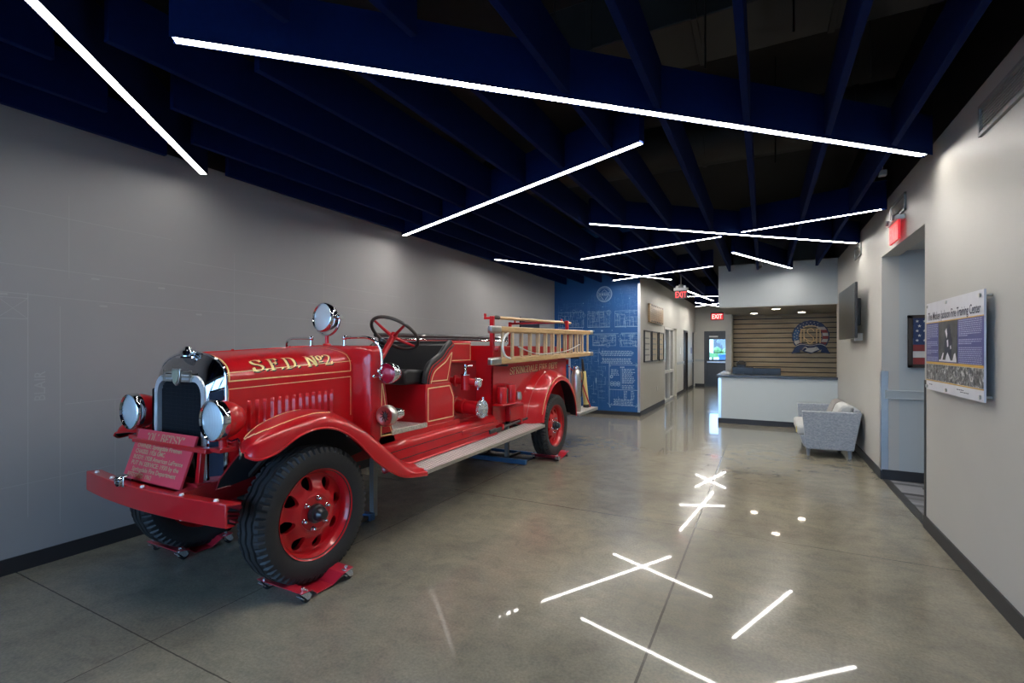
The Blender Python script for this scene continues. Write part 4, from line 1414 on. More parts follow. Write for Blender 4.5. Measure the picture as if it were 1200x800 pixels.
n = len(FR)
m = MB()
m.loft([[(CX + x, 1.716, z) for x, z in FR], [(CX + x, 1.704, z) for x, z in [(a[0] * .88 + b[0] * .12, a[1] * .88 + b[1] * .12) for a, b in zip(FR, FI)]], [(CX + x, 1.704, z) for x, z in FI], [(CX + x, 1.74, z) for x, z in FI]], False)
m.build('front_frame', plain('satin_nickel_frame', (.80, .82, .85), .3, .55), sh, smooth=25)
hs = hood_section(1.80, .004)
hs_up = cr([Vector(p) for p in hs], 3)


def resample(P, n):
    P = [Vector(p) for p in P]
    L = [0]
    for a, b in zip(P, P[1:]):
        L.append(L[-1] + (b - a).length)
    out = []
    for i in range(n):
        t = L[-1] * i / (n - 1)
        k = max(j for j in range(len(L)) if L[j] <= t + 1e-9)
        k = min(k, len(P) - 2)
        f_ = (t - L[k]) / max(L[k + 1] - L[k], 1e-9)
        out.append(P[k].lerp(P[k + 1], f_))
    return out


FRc = [(-x, z) for x, z in FR]            # from near (+x) side over the top to far
fr2 = resample(FRc, 61)
hs2 = resample(hs, 61)
mid2 = [a.lerp(b, .55) + Vector((0.004 * (1 if a.x > 0 else -1), .004)) for a, b in zip(fr2, hs2)]
m = MB().loft([[(CX + p.x, 1.715, p.y) for p in fr2], [(CX + p.x, 1.745, p.y) for p in mid2], [(CX + p.x, 1.785, p.y) for p in hs2]], False)
m.build('shell', plain('nickel_shell', (.42, .43, .45), .07, 1.0), sh, smooth=80)
m = MB().tube([(CX + p.x * 1.008, 1.785, p.y + .003) for p in hs2], .008, 8)
m.build('rear_bead', 'chrome', sh)
for k in (1, -1):
    q = [(.287, 1.722), (.343, 1.780)]
    m = MB()
    m.face(*S([(q[0][0] + .022, q[0][1] - .012, .74), (q[1][0] + .012, q[1][1] - .012, .74), (q[1][0] + .012, q[1][1] - .012, 1.255), (q[0][0] + .022, q[0][1] - .012, 1.235)], k))
    m.build('side_panel', plain('side_panel_blue_black', (.012, .02, .04), .5, spec=.2), sh, smooth=0)
    m = MB().tube(S([(.297, 1.722, 1.235), (.30, 1.722, .74)], k), .005, 6).tube(S([(.297, 1.722, 1.240), (.352, 1.774, 1.262)], k), .006, 6)
    m.build('side_bead', 'chrome', sh)
m = MB().box(CX - .24, CX + .24, 1.735, 1.755, .70, 1.30)
m.build('core', 'core', sh, smooth=0)
m = MB()
for i in range(41):
    x = CX - .232 + i * .0116
    m.box(x - .0012, x + .0012, 1.729, 1.735, .72, 1.295)
for i in range(24):
    z = .73 + i * .0245
    m.box(CX - .235, CX + .235, 1.732, 1.735, z - .001, z + .001)
m.build('core_fins', plain('core_fins', (.035, .042, .055), .4, .4), sh, smooth=0)
m = MB().prism([(CX + x, 1.70, z) for x, z in [(-.042, 1.375), (.042, 1.375), (.046, 1.33), (.03, 1.285), (0, 1.268), (-.03, 1.285), (-.046, 1.33)]], (0, -.012, 0))
bd = m.build('badge', 'nickel', sh, bevel=.003)
m = MB().prism([(CX + x, 1.688, z) for x, z in [(-.032, 1.365), (.032, 1.365), (.035, 1.33), (.02, 1.295), (0, 1.282), (-.02, 1.295), (-.035, 1.33)]], (0, -.003, 0))
m.build('badge_field', plain('badge_enamel', (.34, .34, .25), .4), sh, smooth=0)
for sx in (-1, 1):
    m = MB()
    for (z, a, b) in ((1.352, .05, .15), (1.325, .05, .165), (1.30, .05, .14)):
        m.box(CX + sx * a, CX + sx * b, 1.692, 1.702, z - .006, z + .006)
    m.box(CX + sx * .135, CX + sx * .15, 1.692, 1.702, 1.295, 1.365)
    m.build('badge_wing', 'nickel', sh, smooth=0)
m = MB().lathe([(.0, .075), (.018, .07), (.024, .05), (.040, .046), (.046, .03), (.038, .015), (.06, .010), (.064, 0), (.0, 0)], (CX, 1.76, 1.44), (0, 0, 1), 24)
m.ball((CX + .065, 1.76, 1.472), .016, 12).ball((CX - .065, 1.76, 1.472), .016, 12).cyl((CX - .07, 1.76, 1.472), (CX + .07, 1.76, 1.472), .008)
m.build('filler_cap', 'chrome', sh)
# block below the core: crank housing and valance
m = MB().box(CX - .25, CX + .25, 1.70, 1.76, .60, .71).lathe([(.15, 0), (.17, .02), (.17, .05), (.0, .05)], (CX, 1.76, .70), (0, -1, 0), 28)
m.build('engine_housing', 'steel_dark', tr, bevel=.006)
for k in (1, -1):
    m = MB().bar(*S([(.30, 1.655, .68), (.30, 1.675, .915)], k), .035, .03).bar(*S([(.345, 1.70, .69), (.345, 1.70, .90)], k), .012, .012)
    m.build('lamp_post', 'red', tr, bevel=.003)
    m = MB()
    m.face(*S([(.30, 1.72, .62), (.352, 1.77, .62), (.352, 1.77, .90), (.30, 1.72, .90)], k))
    m.build('louvered_valance', 'red_dark', tr, smooth=0, solid=.006)
m = MB().box(CX - .40, CX + .40, 1.635, 1.685, .895, .925)
m.build('lamp_bar', 'red', tr, bevel=.006)


# ---- lamps
def drum_lamp(name, c, R, back, axis, lens, body, parent, depth=.16):
    h = holder(name, parent, c)
    MB().lathe([(.0, .012), (R * .5, .010), (R * .80, .004), (R * .955, -.004), (R * .955, -.010), (.0, -.010)], c, axis, 40).build('lens', lens, h, smooth=50)
    MB().lathe([(R * .93, .002), (R * .97, .012), (R * 1.03, .008), (R * 1.05, -.012), (R * 1.03, -.035), (R * .97, -.035), (R * .93, -.01)], c, axis, 40, True).build('rim', 'chrome', h, smooth=60)
    MB().lathe([(R * .99, -.03), (R * .97, -depth * .35), (R * .84, -depth * .62), (R * .62, -depth * .83), (R * .34, -depth * .96), (.0, -depth)], c, axis, 36).build('shell', body, h, smooth=60)
    return h


for k in (1, -1):
    c = V(CX + k * .447, 1.648, 1.088)
    h = drum_lamp('headlight', c, .114, .16, (0, -1, 0), 'lens', 'red', tr, .185)
    MB().cyl(c + V(0, .06, -.085), c + V(0, .06, -.165), .022).box(c.x - .05, c.x + .05, 1.66, 1.76, .905, .93).build('bracket', 'red', h, bevel=.004)
    MB().tube([c + V(0, .05, -.105), c + V(.03 * k, .09, -.13), c + V(.03 * k, .13, -.12)], .007, 8).build('cable', 'chrome', h)

# ---- hood
ho = holder('hood', tr, (CX, 2.3, 1.2))
ys = [1.787 + (2.80 - 1.787) * i / 14 for i in range(15)]
m = MB().loft([[(CX + p.x, y, p.y) for p in resample(hood_section(y), 61)] for y in ys], False)
m.build('hood_shell', 'red', ho, smooth=70)


def hood_pt(y, t, lift=.0015):
    """near side of the hood: t metres up along the skin from z = 1.0"""
    P = [Vector(p) for p in hood_section(y)[1:11]]
    P = [Vector((.35, 1.0))] + P
    L = 0
    for a, b in zip(P, P[1:]):
        d_ = (b - a).length
        if L + d_ >= t or b is P[-1]:
            f_ = (t - L) / d_
            q = a.lerp(b, f_)
            nn = Vector((b.y - a.y, -(b.x - a.x))).normalized()
            return (CX + q.x + nn.x * lift, y, q.y + nn.y * lift), (nn.x, 0, nn.y)
        L += d_


def hood_line(mb, pts, w):
    P, Nn = [], []
    for (y0, t0), (y1, t1) in zip(pts, pts[1:]):
        k = max(2, int(max(abs(y1 - y0) / .08, abs(t1 - t0) / .015)))
        for i in range(k):
            a, b = hood_pt(y0 + (y1 - y0) * i / k, t0 + (t1 - t0) * i / k)
            P.append(a), Nn.append(b)
    a, b = hood_pt(*pts[-1])
    P.append(a), Nn.append(b)
    mb.ribbon(P, w, Nn)


gl = MB()
hood_line(gl, [(1.82, .62), (1.82, .50), (1.815, .42), (1.805, .302)], .010)
hood_line(gl, [(1.80, .300), (2.30, .312), (2.775, .324)], .008)
hood_line(gl, [(2.775, .324), (2.775, .46), (2.765, .50), (2.73, .56), (2.68, .64)], .008)
gl.build('gold_line', 'gold', ho, smooth=0, recalc=False)
gp = MB()
hood_line(gp, [(1.80, .03), (1.80, .252), (2.30, .266), (2.775, .280), (2.775, -.02)], .005)
hood_line(gp, [(1.80, .352), (2.30, .380), (2.790, .402)], .004)
gp.build('fine_line', 'gold_pale', ho, smooth=0, recalc=False)


def fold_map(y0, base, slope, lift):
    def fn(x, y):
        yy = y0 + x
        p, nn = hood_pt(yy, base + slope * (yy - 1.95) + y, lift)
        return p
    return fn


TXT = 'S.F.D. No2'
tw = serif_width(TXT, .094, .92, .035)
sc_ = (2.61 - 1.965) / tw
for mt, lift, dx_, dy_, nib in (('ink', .0012, .007, -.008, (.11, .045)), ('gold', .0024, 0, 0, (.092, .034))):
    m = MB()
    serif_text(m, TXT, fold_map(1.965, .352, .045, lift), .094, nib, .92 * sc_, .035, dx=dx_, dy=dy_)
    m.build('lettering' if mt == 'gold' else 'lettering_shadow', mt, ho, smooth=0, recalc=False)
# pressed louvers on the side
m = MB()
for i in range(13):
    y = 1.93 + i * .0545
    zt = 1.172 + .02 * i / 12
    pts = []
    for (z, d_) in ((.93, 0), (.945, .012), (1.0, .016), (zt - .03, .016), (zt - .008, .010), (zt, 0)):
        pts.append([(CX + .350, y - .011, z), (CX + .350 + d_, y + .002, z), (CX + .350 + d_ * .8, y + .012, z), (CX + .350, y + .016, z)])
    m.loft(pts, False)
m.build('louvers', 'red', ho, smooth=50)
m = MB()
for y in (1.86, 2.72):
    m.tube([(CX + .355, y, .80), (CX + .375, y, .84), (CX + .375, y, .90), (CX + .355, y, .94)], .008, 8)
m.build('hood_latches', 'chrome', ho)
hl = MB()
for y in (2.05, 2.5):
    hl.ball((CX, y, 1.47 + .052 * (y - 1.77)), .012, 10)
hl.cyl((CX, 1.79, 1.469), (CX, 2.80, 1.522), .005, n=8)
hl.build('hinge', 'red', ho)
# lower engine splash panels
for k in (1, -1):
    MB().hexa(S([(.34, 1.80, .70), (.36, 1.80, .70), (.36, 2.95, .70), (.34, 2.95, .70), (.34, 1.80, .805), (.36, 1.80, .805), (.36, 2.95, .805), (.34, 2.95, .805)], k)).build('splash_panel', 'red', tr, smooth=0)

# ---- cowl
cw = holder('cowl', tr, (CX, 2.9, 1.2))


def cowl_sec(y, hw, top, r):
    c = [(hw, .74), (hw, 1.2), (hw, top - r)]
    for a in range(15, 91, 15):
        c.append((hw - r + r * math.cos(math.radians(a)), top - r + r * math.sin(math.radians(a))))
    c.append((0, top + .006))
    return c + [(-x, z) for x, z in c[-2::-1]]


rings = [[(CX + p.x, 2.80, p.y) for p in resample(hood_section(2.80), 61)],
         [(CX + p.x, 2.81, p.y) for p in resample(cowl_sec(0, .43, 1.49, .10), 61)],
         [(CX + p.x, 2.825, p.y) for p in resample(cowl_sec(0, .50, 1.513, .06), 61)],
         [(CX + p.x, 2.85, p.y) for p in resample(cowl_sec(0, .52, 1.52, .045), 61)],
         [(CX + p.x, 2.93, p.y) for p in resample(cowl_sec(0, .525, 1.52, .04), 61)]]
MB().loft(rings, False).build('cowl_shell', 'red', cw, smooth=60)
MB().prism([(CX + p.x * .985, 2.90, p.y - .008) for p in resample(cowl_sec(0, .525, 1.52, .04), 41)], (0, .015, 0)).build('firewall', 'red_dark', cw, smooth=0)
for k in (1, -1):
    MB().prism(S([(.525, 2.925, 1.30), (.525, 2.965, 1.25), (.525, 3.02, .95), (.525, 3.10, .73), (.525, 2.90, .73), (.525, 2.90, 1.30)], k), (-.012 * k, 0, 0)).build('kick_panel', 'red', cw, bevel=.004)
    m = MB()
    m.ribbon(S([(.5265, 2.935, 1.22), (.5265, 2.925, .80)], k), .010, (k, 0, 0)).ribbon(S([(.5265, 2.92, .805), (.5265, 3.055, .800)], k), .010, (k, 0, 0)).ribbon(S([(.5265, 3.055, .80), (.5265, 2.985, .98), (.5265, 2.94, 1.22)], k), .008, (k, 0, 0))
    m.build('gold_line', 'gold', cw, smooth=0, recalc=False)
    # grab rail
    pts = cr(S([(.19, 2.86, 1.585), (.36, 2.86, 1.588), (.45, 2.86, 1.583), (.515, 2.87, 1.555), (.548, 2.89, 1.50), (.556, 2.90, 1.42), (.556, 2.90, 1.29)], k), 6)
    m = MB().tube(pts, .011, 10).ball(S([(.195, 2.86, 1.585)], k)[0], .021, 14).cyl(*S([(.195, 2.86, 1.58), (.195, 2.86, 1.515)], k), .011).lathe([(.02, 0), (.02, .012), (.011, .016)], S([(.195, 2.86, 1.515)], k)[0], (0, 0, 1), 14)
    m.ball(S([(.556, 2.90, 1.285)], k)[0], .02, 14).cyl(*S([(.556, 2.90, 1.285), (.52, 2.90, 1.285)], k), .013)
    m.cyl(*S([(.556, 2.90, 1.285), (.565, 2.80, 1.285)], k), .010).ball(S([(.565, 2.80, 1.285)], k)[0], .015, 12)
    m.build('grab_rail', 'chrome', cw)
# spotlight on a yoke
c = V(CX - .012, 2.82, 1.757)
sp = drum_lamp('spotlight', c, .116, .1, (-.05, -1, .10), 'lens', 'chrome', tr, .135)
pts = [c + V(.150 * math.sin(a), .045, -.150 * math.cos(a)) for a in [math.radians(t) for t in range(-92, 93, 12)]]
MB().tube(pts, .009, 8).cyl(c + V(-.15, .045, 0), c + V(-.11, .045, 0), .014).cyl(c + V(.15, .045, 0), c + V(.11, .045, 0), .014).cyl(c + V(.14, .045, 0), c + V(.17, .045, 0), .02).build('yoke', 'chrome', sp)
MB().cyl(c + V(0, .045, -.15), c + V(0, .045, -.245), .016).lathe([(.035, 0), (.03, .015), (.016, .02)], c + V(0, .045, -.235), (0, 0, 1), 18).build('stem', 'red', sp)
# red side lamp and siren on the cowl side
c = V(CX + .615, 2.90, 1.305)
rl = drum_lamp('red_lamp', c, .080, .1, (.10, -1, .0), 'lens_red', 'chrome', tr, .15)
MB().tube([c + V(-.02, .06, .0), c + V(-.09, .05, .0)], .018, 10).cyl(c + V(-.085, .05, 0), c + V(-.095, .05, 0), .035).ball(c + V(-.07, -.02, .015), .022, 12).build('bracket', 'chrome', rl)
c = V(CX + .615, 2.88, .975)
si = holder('siren', tr, c)
ax = V(.10, -1, .0)
MB().lathe([(.030, .010), (.055, .020), (.074, .022), (.083, .010), (.084, -.015), (.078, -.05), (.072, -.055), (.0, -.055)], c, ax, 36).build('siren_body', 'nickel', si, smooth=50)
m = MB().lathe([(.0, .022), (.016, .018), (.018, .0), (.0, 0)], c, ax, 20)
a_, u_, w_ = frame(ax)
for k in range(9):
    t = 2 * PI * k / 9
    d0, d1 = u_ * math.cos(t) + w_ * math.sin(t), u_ * math.cos(t + .35) + w_ * math.sin(t + .35)
    m.bar(c + a_ * .010 + d0 * .016, c + a_ * .010 + d1 * .046, .006, .012, a_)
m.build('rotor', 'steel_dark', si, smooth=0)
MB().lathe([(.0, 0.012), (.046, .010)], c - ax * .006, ax, 24).build('throat', 'ink', si)
MB().lathe([(.070, -.05), (.066, -.07), (.042, -.09), (.045, -.18), (.038, -.20), (.0, -.205)], c, ax, 28).lathe([(.043, -.10), (.052, -.105), (.052, -.125), (.043, -.13)], c, ax, 28, True).build('motor', 'chrome', si)
MB().bar(c + V(-.02, .06, -.06), c + V(-.09, .05, -.05), .04, .03).build('mount', 'black', si, bevel=.004)
# steering wheel
c = V(CX + .305, 3.34, 1.632)
nrm = V(0, .62, .78).normalized()
sw = holder('steering_wheel', tr, c)
_, u_, w_ = frame(nrm)
ring = [c + (u_ * math.cos(2 * PI * k / 40) + w_ * math.sin(2 * PI * k / 40)) * .222 for k in range(40)]
MB().tube(ring, .015, 10, True).build('rim', 'wheel_rim_black', sw)
m = MB()
for k in range(4):
    t = PI / 4 + PI / 2 * k + .25
    d = u_ * math.cos(t) + w_ * math.sin(t)
    m.tube([c - nrm * .035 + d * .02, c - nrm * .02 + d * .12, c + d * .215], lambda q: .016 - .006 * q, 8)
m.lathe([(.0, .01), (.03, .005), (.036, -.02), (.028, -.05), (.0, -.05)], c - nrm * .01, nrm, 20)
m.build('spokes', 'red', sw)
MB().cyl(c - nrm * .03, V(CX + .305, 2.92, 1.12), .026).build('column', 'red', sw)
MB().lathe([(.0, .02), (.03, .015), (.045, .0), (.03, -.02), (.0, -.02)], c - nrm * .09 + u_ * -.09, nrm, 16).build('horn_button', 'wheel_rim_black', sw)
# dash inside the cowl
MB().box(CX - .49, CX + .49, 2.93, 2.955, 1.16, 1.48).build('dashboard', 'red_dark', tr, smooth=0)

# ---- cab floor, seat
fb_ = MB().box(CX - .525, CX + .525, 2.93, 3.52, .795, .822)
fl_ = fb_.build('cab_floor', 'diamond', tr, smooth=0)
for k in (1, -1):
    MB().hexa(S([(.50, 3.05, .79), (.53, 3.05, .79), (.53, 3.515, .79), (.50, 3.515, .79), (.50, 3.05, .832), (.53, 3.05, .832), (.53, 3.515, .832), (.50, 3.515, .832)], k)).build('floor_edge', plain('worn_aluminium_edge', (.68, .66, .58), .4, .8, var=.25, vscale=60), tr, bevel=.004)
MB().box(CX - .525, CX + .525, 2.90, 4.05, .72, .797).build('cab_sill', 'red', tr, bevel=.006)
sb = holder('seat_box', tr, (CX, 3.75, 1.0))
MB().prism([(CX + .515, 3.515, .795), (CX + .515, 3.515, 1.172), (CX + .515, 3.90, 1.172), (CX + .515, 3.97, 1.05), (CX + .515, 3.97, .795)], (-1.03, 0, 0)).build('box_body', 'red', sb, bevel=.006)
for k in (1, -1):
    L = [(3.545, .835), (3.545, 1.135), (3.885, 1.140), (3.945, 1.03), (3.945, .835), (3.545, .835)]
    m = MB()
    for a, b in zip(L, L[1:]):
        m.ribbon(S([(.5165, a[0], a[1]), (.5165, b[0], b[1])], k), .010, (k, 0, 0))
    m.build('gold_line', 'gold_pale', sb, smooth=0, recalc=False)
se = holder('seat', tr, (CX, 3.7, 1.3))
MB().prism([(CX + .44, 3.33, 1.175), (CX + .44, 3.30, 1.22), (CX + .44, 3.31, 1.295), (CX + .44, 3.36, 1.315), (CX + .44, 3.86, 1.285), (CX + .44, 3.86, 1.175)], (-.88, 0, 0)).build('seat_cushion', 'leather', se, bevel=.025, seg=4)
# wrap-round back: padded rim falling from the shoulder to the seat front
prof = [(3.545, 1.175), (3.56, 1.25), (3.61, 1.335), (3.70, 1.385), (3.79, 1.43), (3.87, 1.50), (3.955, 1.555)]
prof = cr([Vector(p) for p in prof], 4)
for k in (1, -1):
    inner = [(.445, p.x, p.y) for p in prof]
    poly = [(p.x, p.y) for p in prof] + [(3.985, 1.545), (3.90, 1.175)]
    MB().prism(S([(.50, a, b) for a, b in poly], k), (-.045 * k, 0, 0)).build('seat_side', 'red', se, smooth=0)
    MB().tube(S([(.478, p.x - .008, p.y + .004) for p in prof], k), .030, 10).build('armrest_roll', 'leather', se)
    MB().tube(S([(.500, p.x + .022, p.y - .022) for p in prof], k), .0085, 8).build('edge_bead', 'black', se)
    gpts = [(.5015, p.x + .055, p.y - .055) for p in prof[3:-3]]
    m = MB().ribbon(S(gpts, k), .010, (k, 0, 0))
    e0, e1 = gpts[0], gpts[-1]
    m.ribbon(S([e0, (.5015, e0[1] - .005, 1.195), (.5015, 3.865, 1.195), e1], k), .010, (k, 0, 0))
    m.build('gold_line', 'gold_pale', se, smooth=0, recalc=False)
rings = []
for i in range(13):
    x = CX + .46 - .92 * i / 12
    rings.append([(x, 3.80, 1.20), (x, 3.845, 1.38), (x, 3.90, 1.53), (x, 3.945, 1.556), (x, 3.985, 1.545), (x, 3.99, 1.50), (x, 3.91, 1.20)])
MB().loft(rings).build('backrest', 'leather', se, bevel=.015, seg=3)
MB().tube([(CX - .48, 3.955, 1.552), (CX + .48, 3.955, 1.552)], .022, 10).build('back_roll', 'leather', se)

# ---- body side apron, running boards
for k in (1, -1):
    rings = []
    for y in (2.86, 3.3, 4.0, 4.66):
        dz = .014 * (y - 3)
        sec = [(.505, .73 + dz), (.535, .735 + dz), (.565, .728 + dz), (.583, .708 + dz), (.586, .68 + dz), (.592, .60 + dz), (.60, .545 + dz), (.62, .535 + dz)]
        rings.append(S([(a, y, b) for a, b in sec], k))
    ap = MB().loft(rings, False).build('apron', 'red', tr, smooth=40, solid=.008)
    m = MB()
    for (a, b) in ((.5895, .668), (.5965, .592)):
        m.ribbon(S([(a + .002, 2.93, b), (a + .002, 4.62, b + .024)], k), .007, (k, 0, .1))
    m.build('black_line', 'ink', ap, smooth=0, recalc=False)
    y0, y1, z0, z1 = 3.20, 5.60, .500, .538
    rbd = MB().hexa(S([(.585, 3.10, z0 + .004), (.768, y0, z0 - .03), (.768, y1, z1 - .03), (.585, y1, z1 + .004), (.585, 3.10, z0 + .034), (.768, y0, z0), (.768, y1, z1), (.585, y1, z1 + .034)], k)).build('running_board', 'diamond', tr, smooth=0)
    MB().bar(*S([(.770, y0, z0 - .014), (.770, y1, z1 - .014)], k), .012, .034).build('edge_strip', 'nickel', rbd, bevel=.003)
    for y in (3.5, 4.5, 5.4):
        MB().bar(*S([(.33, y, .56), (.74, y, .485)], k), .04, .03).build('board_bracket', 'black', tr, smooth=0)

# ---- front fenders: crowned sweep from the nose over the wheel to the running board
inner = [(.365, 1.877, .873), (.365, 1.93, .935), (.365, 2.01, .99), (.365, 2.12, 1.03), (.365, 2.24, 1.045), (.36, 2.40, 1.015), (.36, 2.58, .93), (.40, 2.76, .80), (.47, 2.92, .66), (.56, 3.08, .56), (.585, 3.20, .535)]
crown = [(.53, 1.755, .925), (.535, 1.79, .985), (.54, 1.88, 1.04), (.55, 2.03, 1.085), (.555, 2.20, 1.098), (.555, 2.37, 1.065), (.56, 2.54, .985), (.57, 2.72, .865), (.59, 2.90, .715), (.64, 3.06, .585), (.68, 3.20, .515)]
outer = [(.665, 1.680, .928), (.705, 1.715, .972), (.725, 1.81, 1.010), (.73, 1.98, 1.055), (.735, 2.15, 1.068), (.735, 2.32, 1.030), (.74, 2.48, .945), (.745, 2.66, .815), (.75, 2.84, .665), (.755, 3.02, .535), (.762, 3.20, .492)]
lip = [(.705, 1.672, .908), (.748, 1.720, .884), (.760, 1.825, .905), (.762, 1.98, .978), (.763, 2.13, 1.000), (.763, 2.28, .966), (.764, 2.43, .872), (.766, 2.585, .722), (.768, 2.74, .603), (.770, 2.93, .508), (.772, 3.20, .462)]
inC, crC, ouC, liC = [cr(a, 5) for a in (inner, crown, outer, lip)]
for k in (1, -1):
    rows = []
    for a, b, c_, d in zip(inC, crC, ouC, liC):
        sec = cr([a, a.lerp(b, .55) + V(0, 0, .012), b, b.lerp(c_, .55) + V(0, 0, .008), c_, c_.lerp(d, .5) + V(.010, 0, .008), d], 3)
        rows.append(S([tuple(p) for p in sec], k))
    fe = MB().loft(rows, False).build('front_fender', 'red', tr, smooth=60)
    und = []
    for r_ in rows:
        und.append([V(p) + V(-.004 * k if i > len(r_) - 4 else 0, 0, -.008) for i, p in enumerate(r_)])
    MB().loft(und, False).build('underside', 'black_under', fe, smooth=60)
    MB().tube([V(r_[-1]) for r_ in rows], .0075, 8).build('lip_bead', 'red', fe)
    sk = [(1.877, .876), (1.807, .806), (1.735, .725), (1.715, .672), (1.80, .675), (2.0, .70), (2.4, .72), (2.75, .66), (2.88, .68), (2.76, .80), (2.58, .93), (2.40, 1.012), (2.24, 1.042), (2.12, 1.027), (2.01, .988), (1.93, .934)]
    MB().prism(S([(.368, a, b) for a, b in sk], k), (.004 * k, 0, 0)).build('inner_skirt', 'black_under', fe, smooth=0)
    MB().tube(S([(.37, a, b) for a, b in ((1.80, .675), (1.715, .672), (1.735, .725), (1.807, .806), (1.877, .876))], k), .005, 8).build('skirt_bead', 'red_dark', fe)
    MB().tube([V(p) for p in rows[0]], .0055, 8).build('nose_bead', 'red', fe)
    # gold outline on the crown
    outl = [(.60, 1.80), (.63, 1.76), (.67, 1.775), (.69, 1.83), (.70, 1.92), (.705, 2.05), (.70, 2.18), (.68, 2.26), (.64, 2.28)]

    def fender_pt(x, y):
        """a point on the crown at lateral offset x and station y"""
        best = min(range(len(rows)), key=lambda i: abs(crC[i].y + (ouC[i].y - crC[i].y) * max(0, min(1, (x - crC[i].x) / max(ouC[i].x - crC[i].x, .01))) - y))
        r_ = rows[best]
        for p, q in zip(r_, r_[1:]):
            xa, xb = abs(p[0] - CX), abs(q[0] - CX)
            if xa <= x <= xb:
                f_ = (x - xa) / max(xb - xa, 1e-6)
                return V(p).lerp(V(q), f_) + V(0, 0, .0025)
        return V(r_[-1])
    P1 = [fender_pt(p.x, p.y) for p in cr([(.47, 2.20), (.47, 2.0), (.49, 1.86), (.52, 1.79), (.56, 1.765), (.61, 1.77), (.655, 1.81), (.68, 1.88), (.69, 2.0), (.685, 2.14), (.66, 2.26), (.62, 2.33)], 4)]
    MB().tube(P1, .0035, 5).build('gold_line', 'gold', fe)
    MB().bar(*S([(.36, 1.93, .70), (.66, 1.90, .93)], k), .03, .02).build('stay', 'steel_dark', fe, bevel=.003)

# ---- wheels
R_T, R_R = .425, .272
WZ = .444


def make_wheel(at):
    """wheel with its outer face toward +x, hub centre at the given point"""
    w = holder('wheel', tr, at)
    o = V(at)
    NS = 240
    prof = [(-.085, .272), (-.100, .300), (-.112, .345), (-.108, .385), (-.098, .407), (-.092, .418), (-.066, .424), (-.060, .425), (-.056, .411), (-.046, .411), (-.042, .426),
            (-.010, .427), (-.006, .412), (.006, .412), (.010, .427), (.042, .426), (.046, .411), (.056, .411), (.060, .425), (.066, .424), (.092, .418), (.098, .407), (.108, .385), (.112, .345), (.100, .300), (.085, .272)]
    R = []
    for i in range(NS):
        t = 2 * PI * i / NS
        zz = .008 * (abs(((i % 10) / 5.0) - 1) * 2 - 1)
        ring = []
        for j, (x, r) in enumerate(prof):
            if 6 < j < len(prof) - 7:
                x += zz * .8
            if j in (4, 5, len(prof) - 6, len(prof) - 5) and i % 4 == 0:
                r -= .016 if j in (5, len(prof) - 6) else .011
                x *= .93
            ring.append(o + V(x, r * math.cos(t), r * math.sin(t)))
        R.append(ring)
    R.append(R[0])
    m = MB().loft(R, False)
    m.build('tyre', 'rubber', w, smooth=28)
    m = MB().lathe([(.276, .092), (.284, .098), (.282, .086), (.262, .070), (.250, .035), (.250, -.07), (.276, -.092), (.272, -.08), (.268, .06)], o, (1, 0, 0), 64, True)
    m.build('rim', 'red', w, smooth=50)
    # dished disc with eight oval windows
    NH = 8
    m = MB()

    def dish(r):
        return .020 + .045 * math.exp(-((r - .135) / .05) ** 2) if r > .12 else .062
    M_ = 32
    for s_ in range(NH):
        a0 = 2 * PI * s_ / NH + .2
        hw = PI / NH
        ri, ro, rc = .125, .258, .194
        outer_, inner_ = [], []
        for q in range(M_):
            ph = 2 * PI * q / M_
            ca, sa = math.cos(ph), math.sin(ph)
            k_ = 1 / max(abs(ca), abs(sa))
            outer_.append((a0 + hw * ca * k_, rc + (ro - rc if sa > 0 else rc - ri) * sa * k_))
            e_ = .037 if sa > 0 else .037 - .006 * abs(sa)
            inner_.append((a0 + e_ * ca / rc, rc + .044 * sa))
        P_o = [o + V(dish(r), r * math.cos(a), r * math.sin(a)) for a, r in outer_]
        P_i = [o + V(dish(r) + .004, r * math.cos(a), r * math.sin(a)) for a, r in inner_]
        P_b = [o + V(dish(r) - .03, r * math.cos(a), r * math.sin(a)) for a, r in inner_]
        m.loft([P_o, P_i, P_b], True, False)
    m.lathe([(.127, dish(.127)), (.122, .066), (.112, .068), (.105, .062), (.0, .062)], o, (1, 0, 0), 48)
    m.build('wheel_disc', 'red', w, smooth=45)
    m = MB().lathe([(.25, -.03), (.0, -.03)], o, (1, 0, 0), 40)
    m.build('brake_drum', 'black', w)
    m = MB().lathe([(.058, .060), (.062, .075), (.056, .095), (.046, .10), (.046, .118), (.040, .130), (.030, .140), (.028, .150), (.012, .154), (.0, .154)], o, (1, 0, 0), 32)
    m.build('hub_cap', 'black', w, smooth=40)
    for q in range(6):
        t = 2 * PI * q / 6 + .3
        c0 = o + V(.062, .095 * math.cos(t), .095 * math.sin(t))
        MB().lathe([(.016, 0), (.016, .008), (.012, .012), (.012, .026), (.008, .032), (.0, .033)], c0, (1, 0, 0), 12).build('lug_nut', 'chrome', w)
    return w


WX = .602
wheel0 = make_wheel((CX + WX, 2.17, WZ))
for (k, y) in ((-1, 2.17), (1, 6.16), (-1, 6.16)):
    c = copy_tree(wheel0, tr)
    c.location = V(CX + k * WX, y, WZ) - WL[tr]
    if k < 0:
        c.rotation_euler = (0, 0, PI)

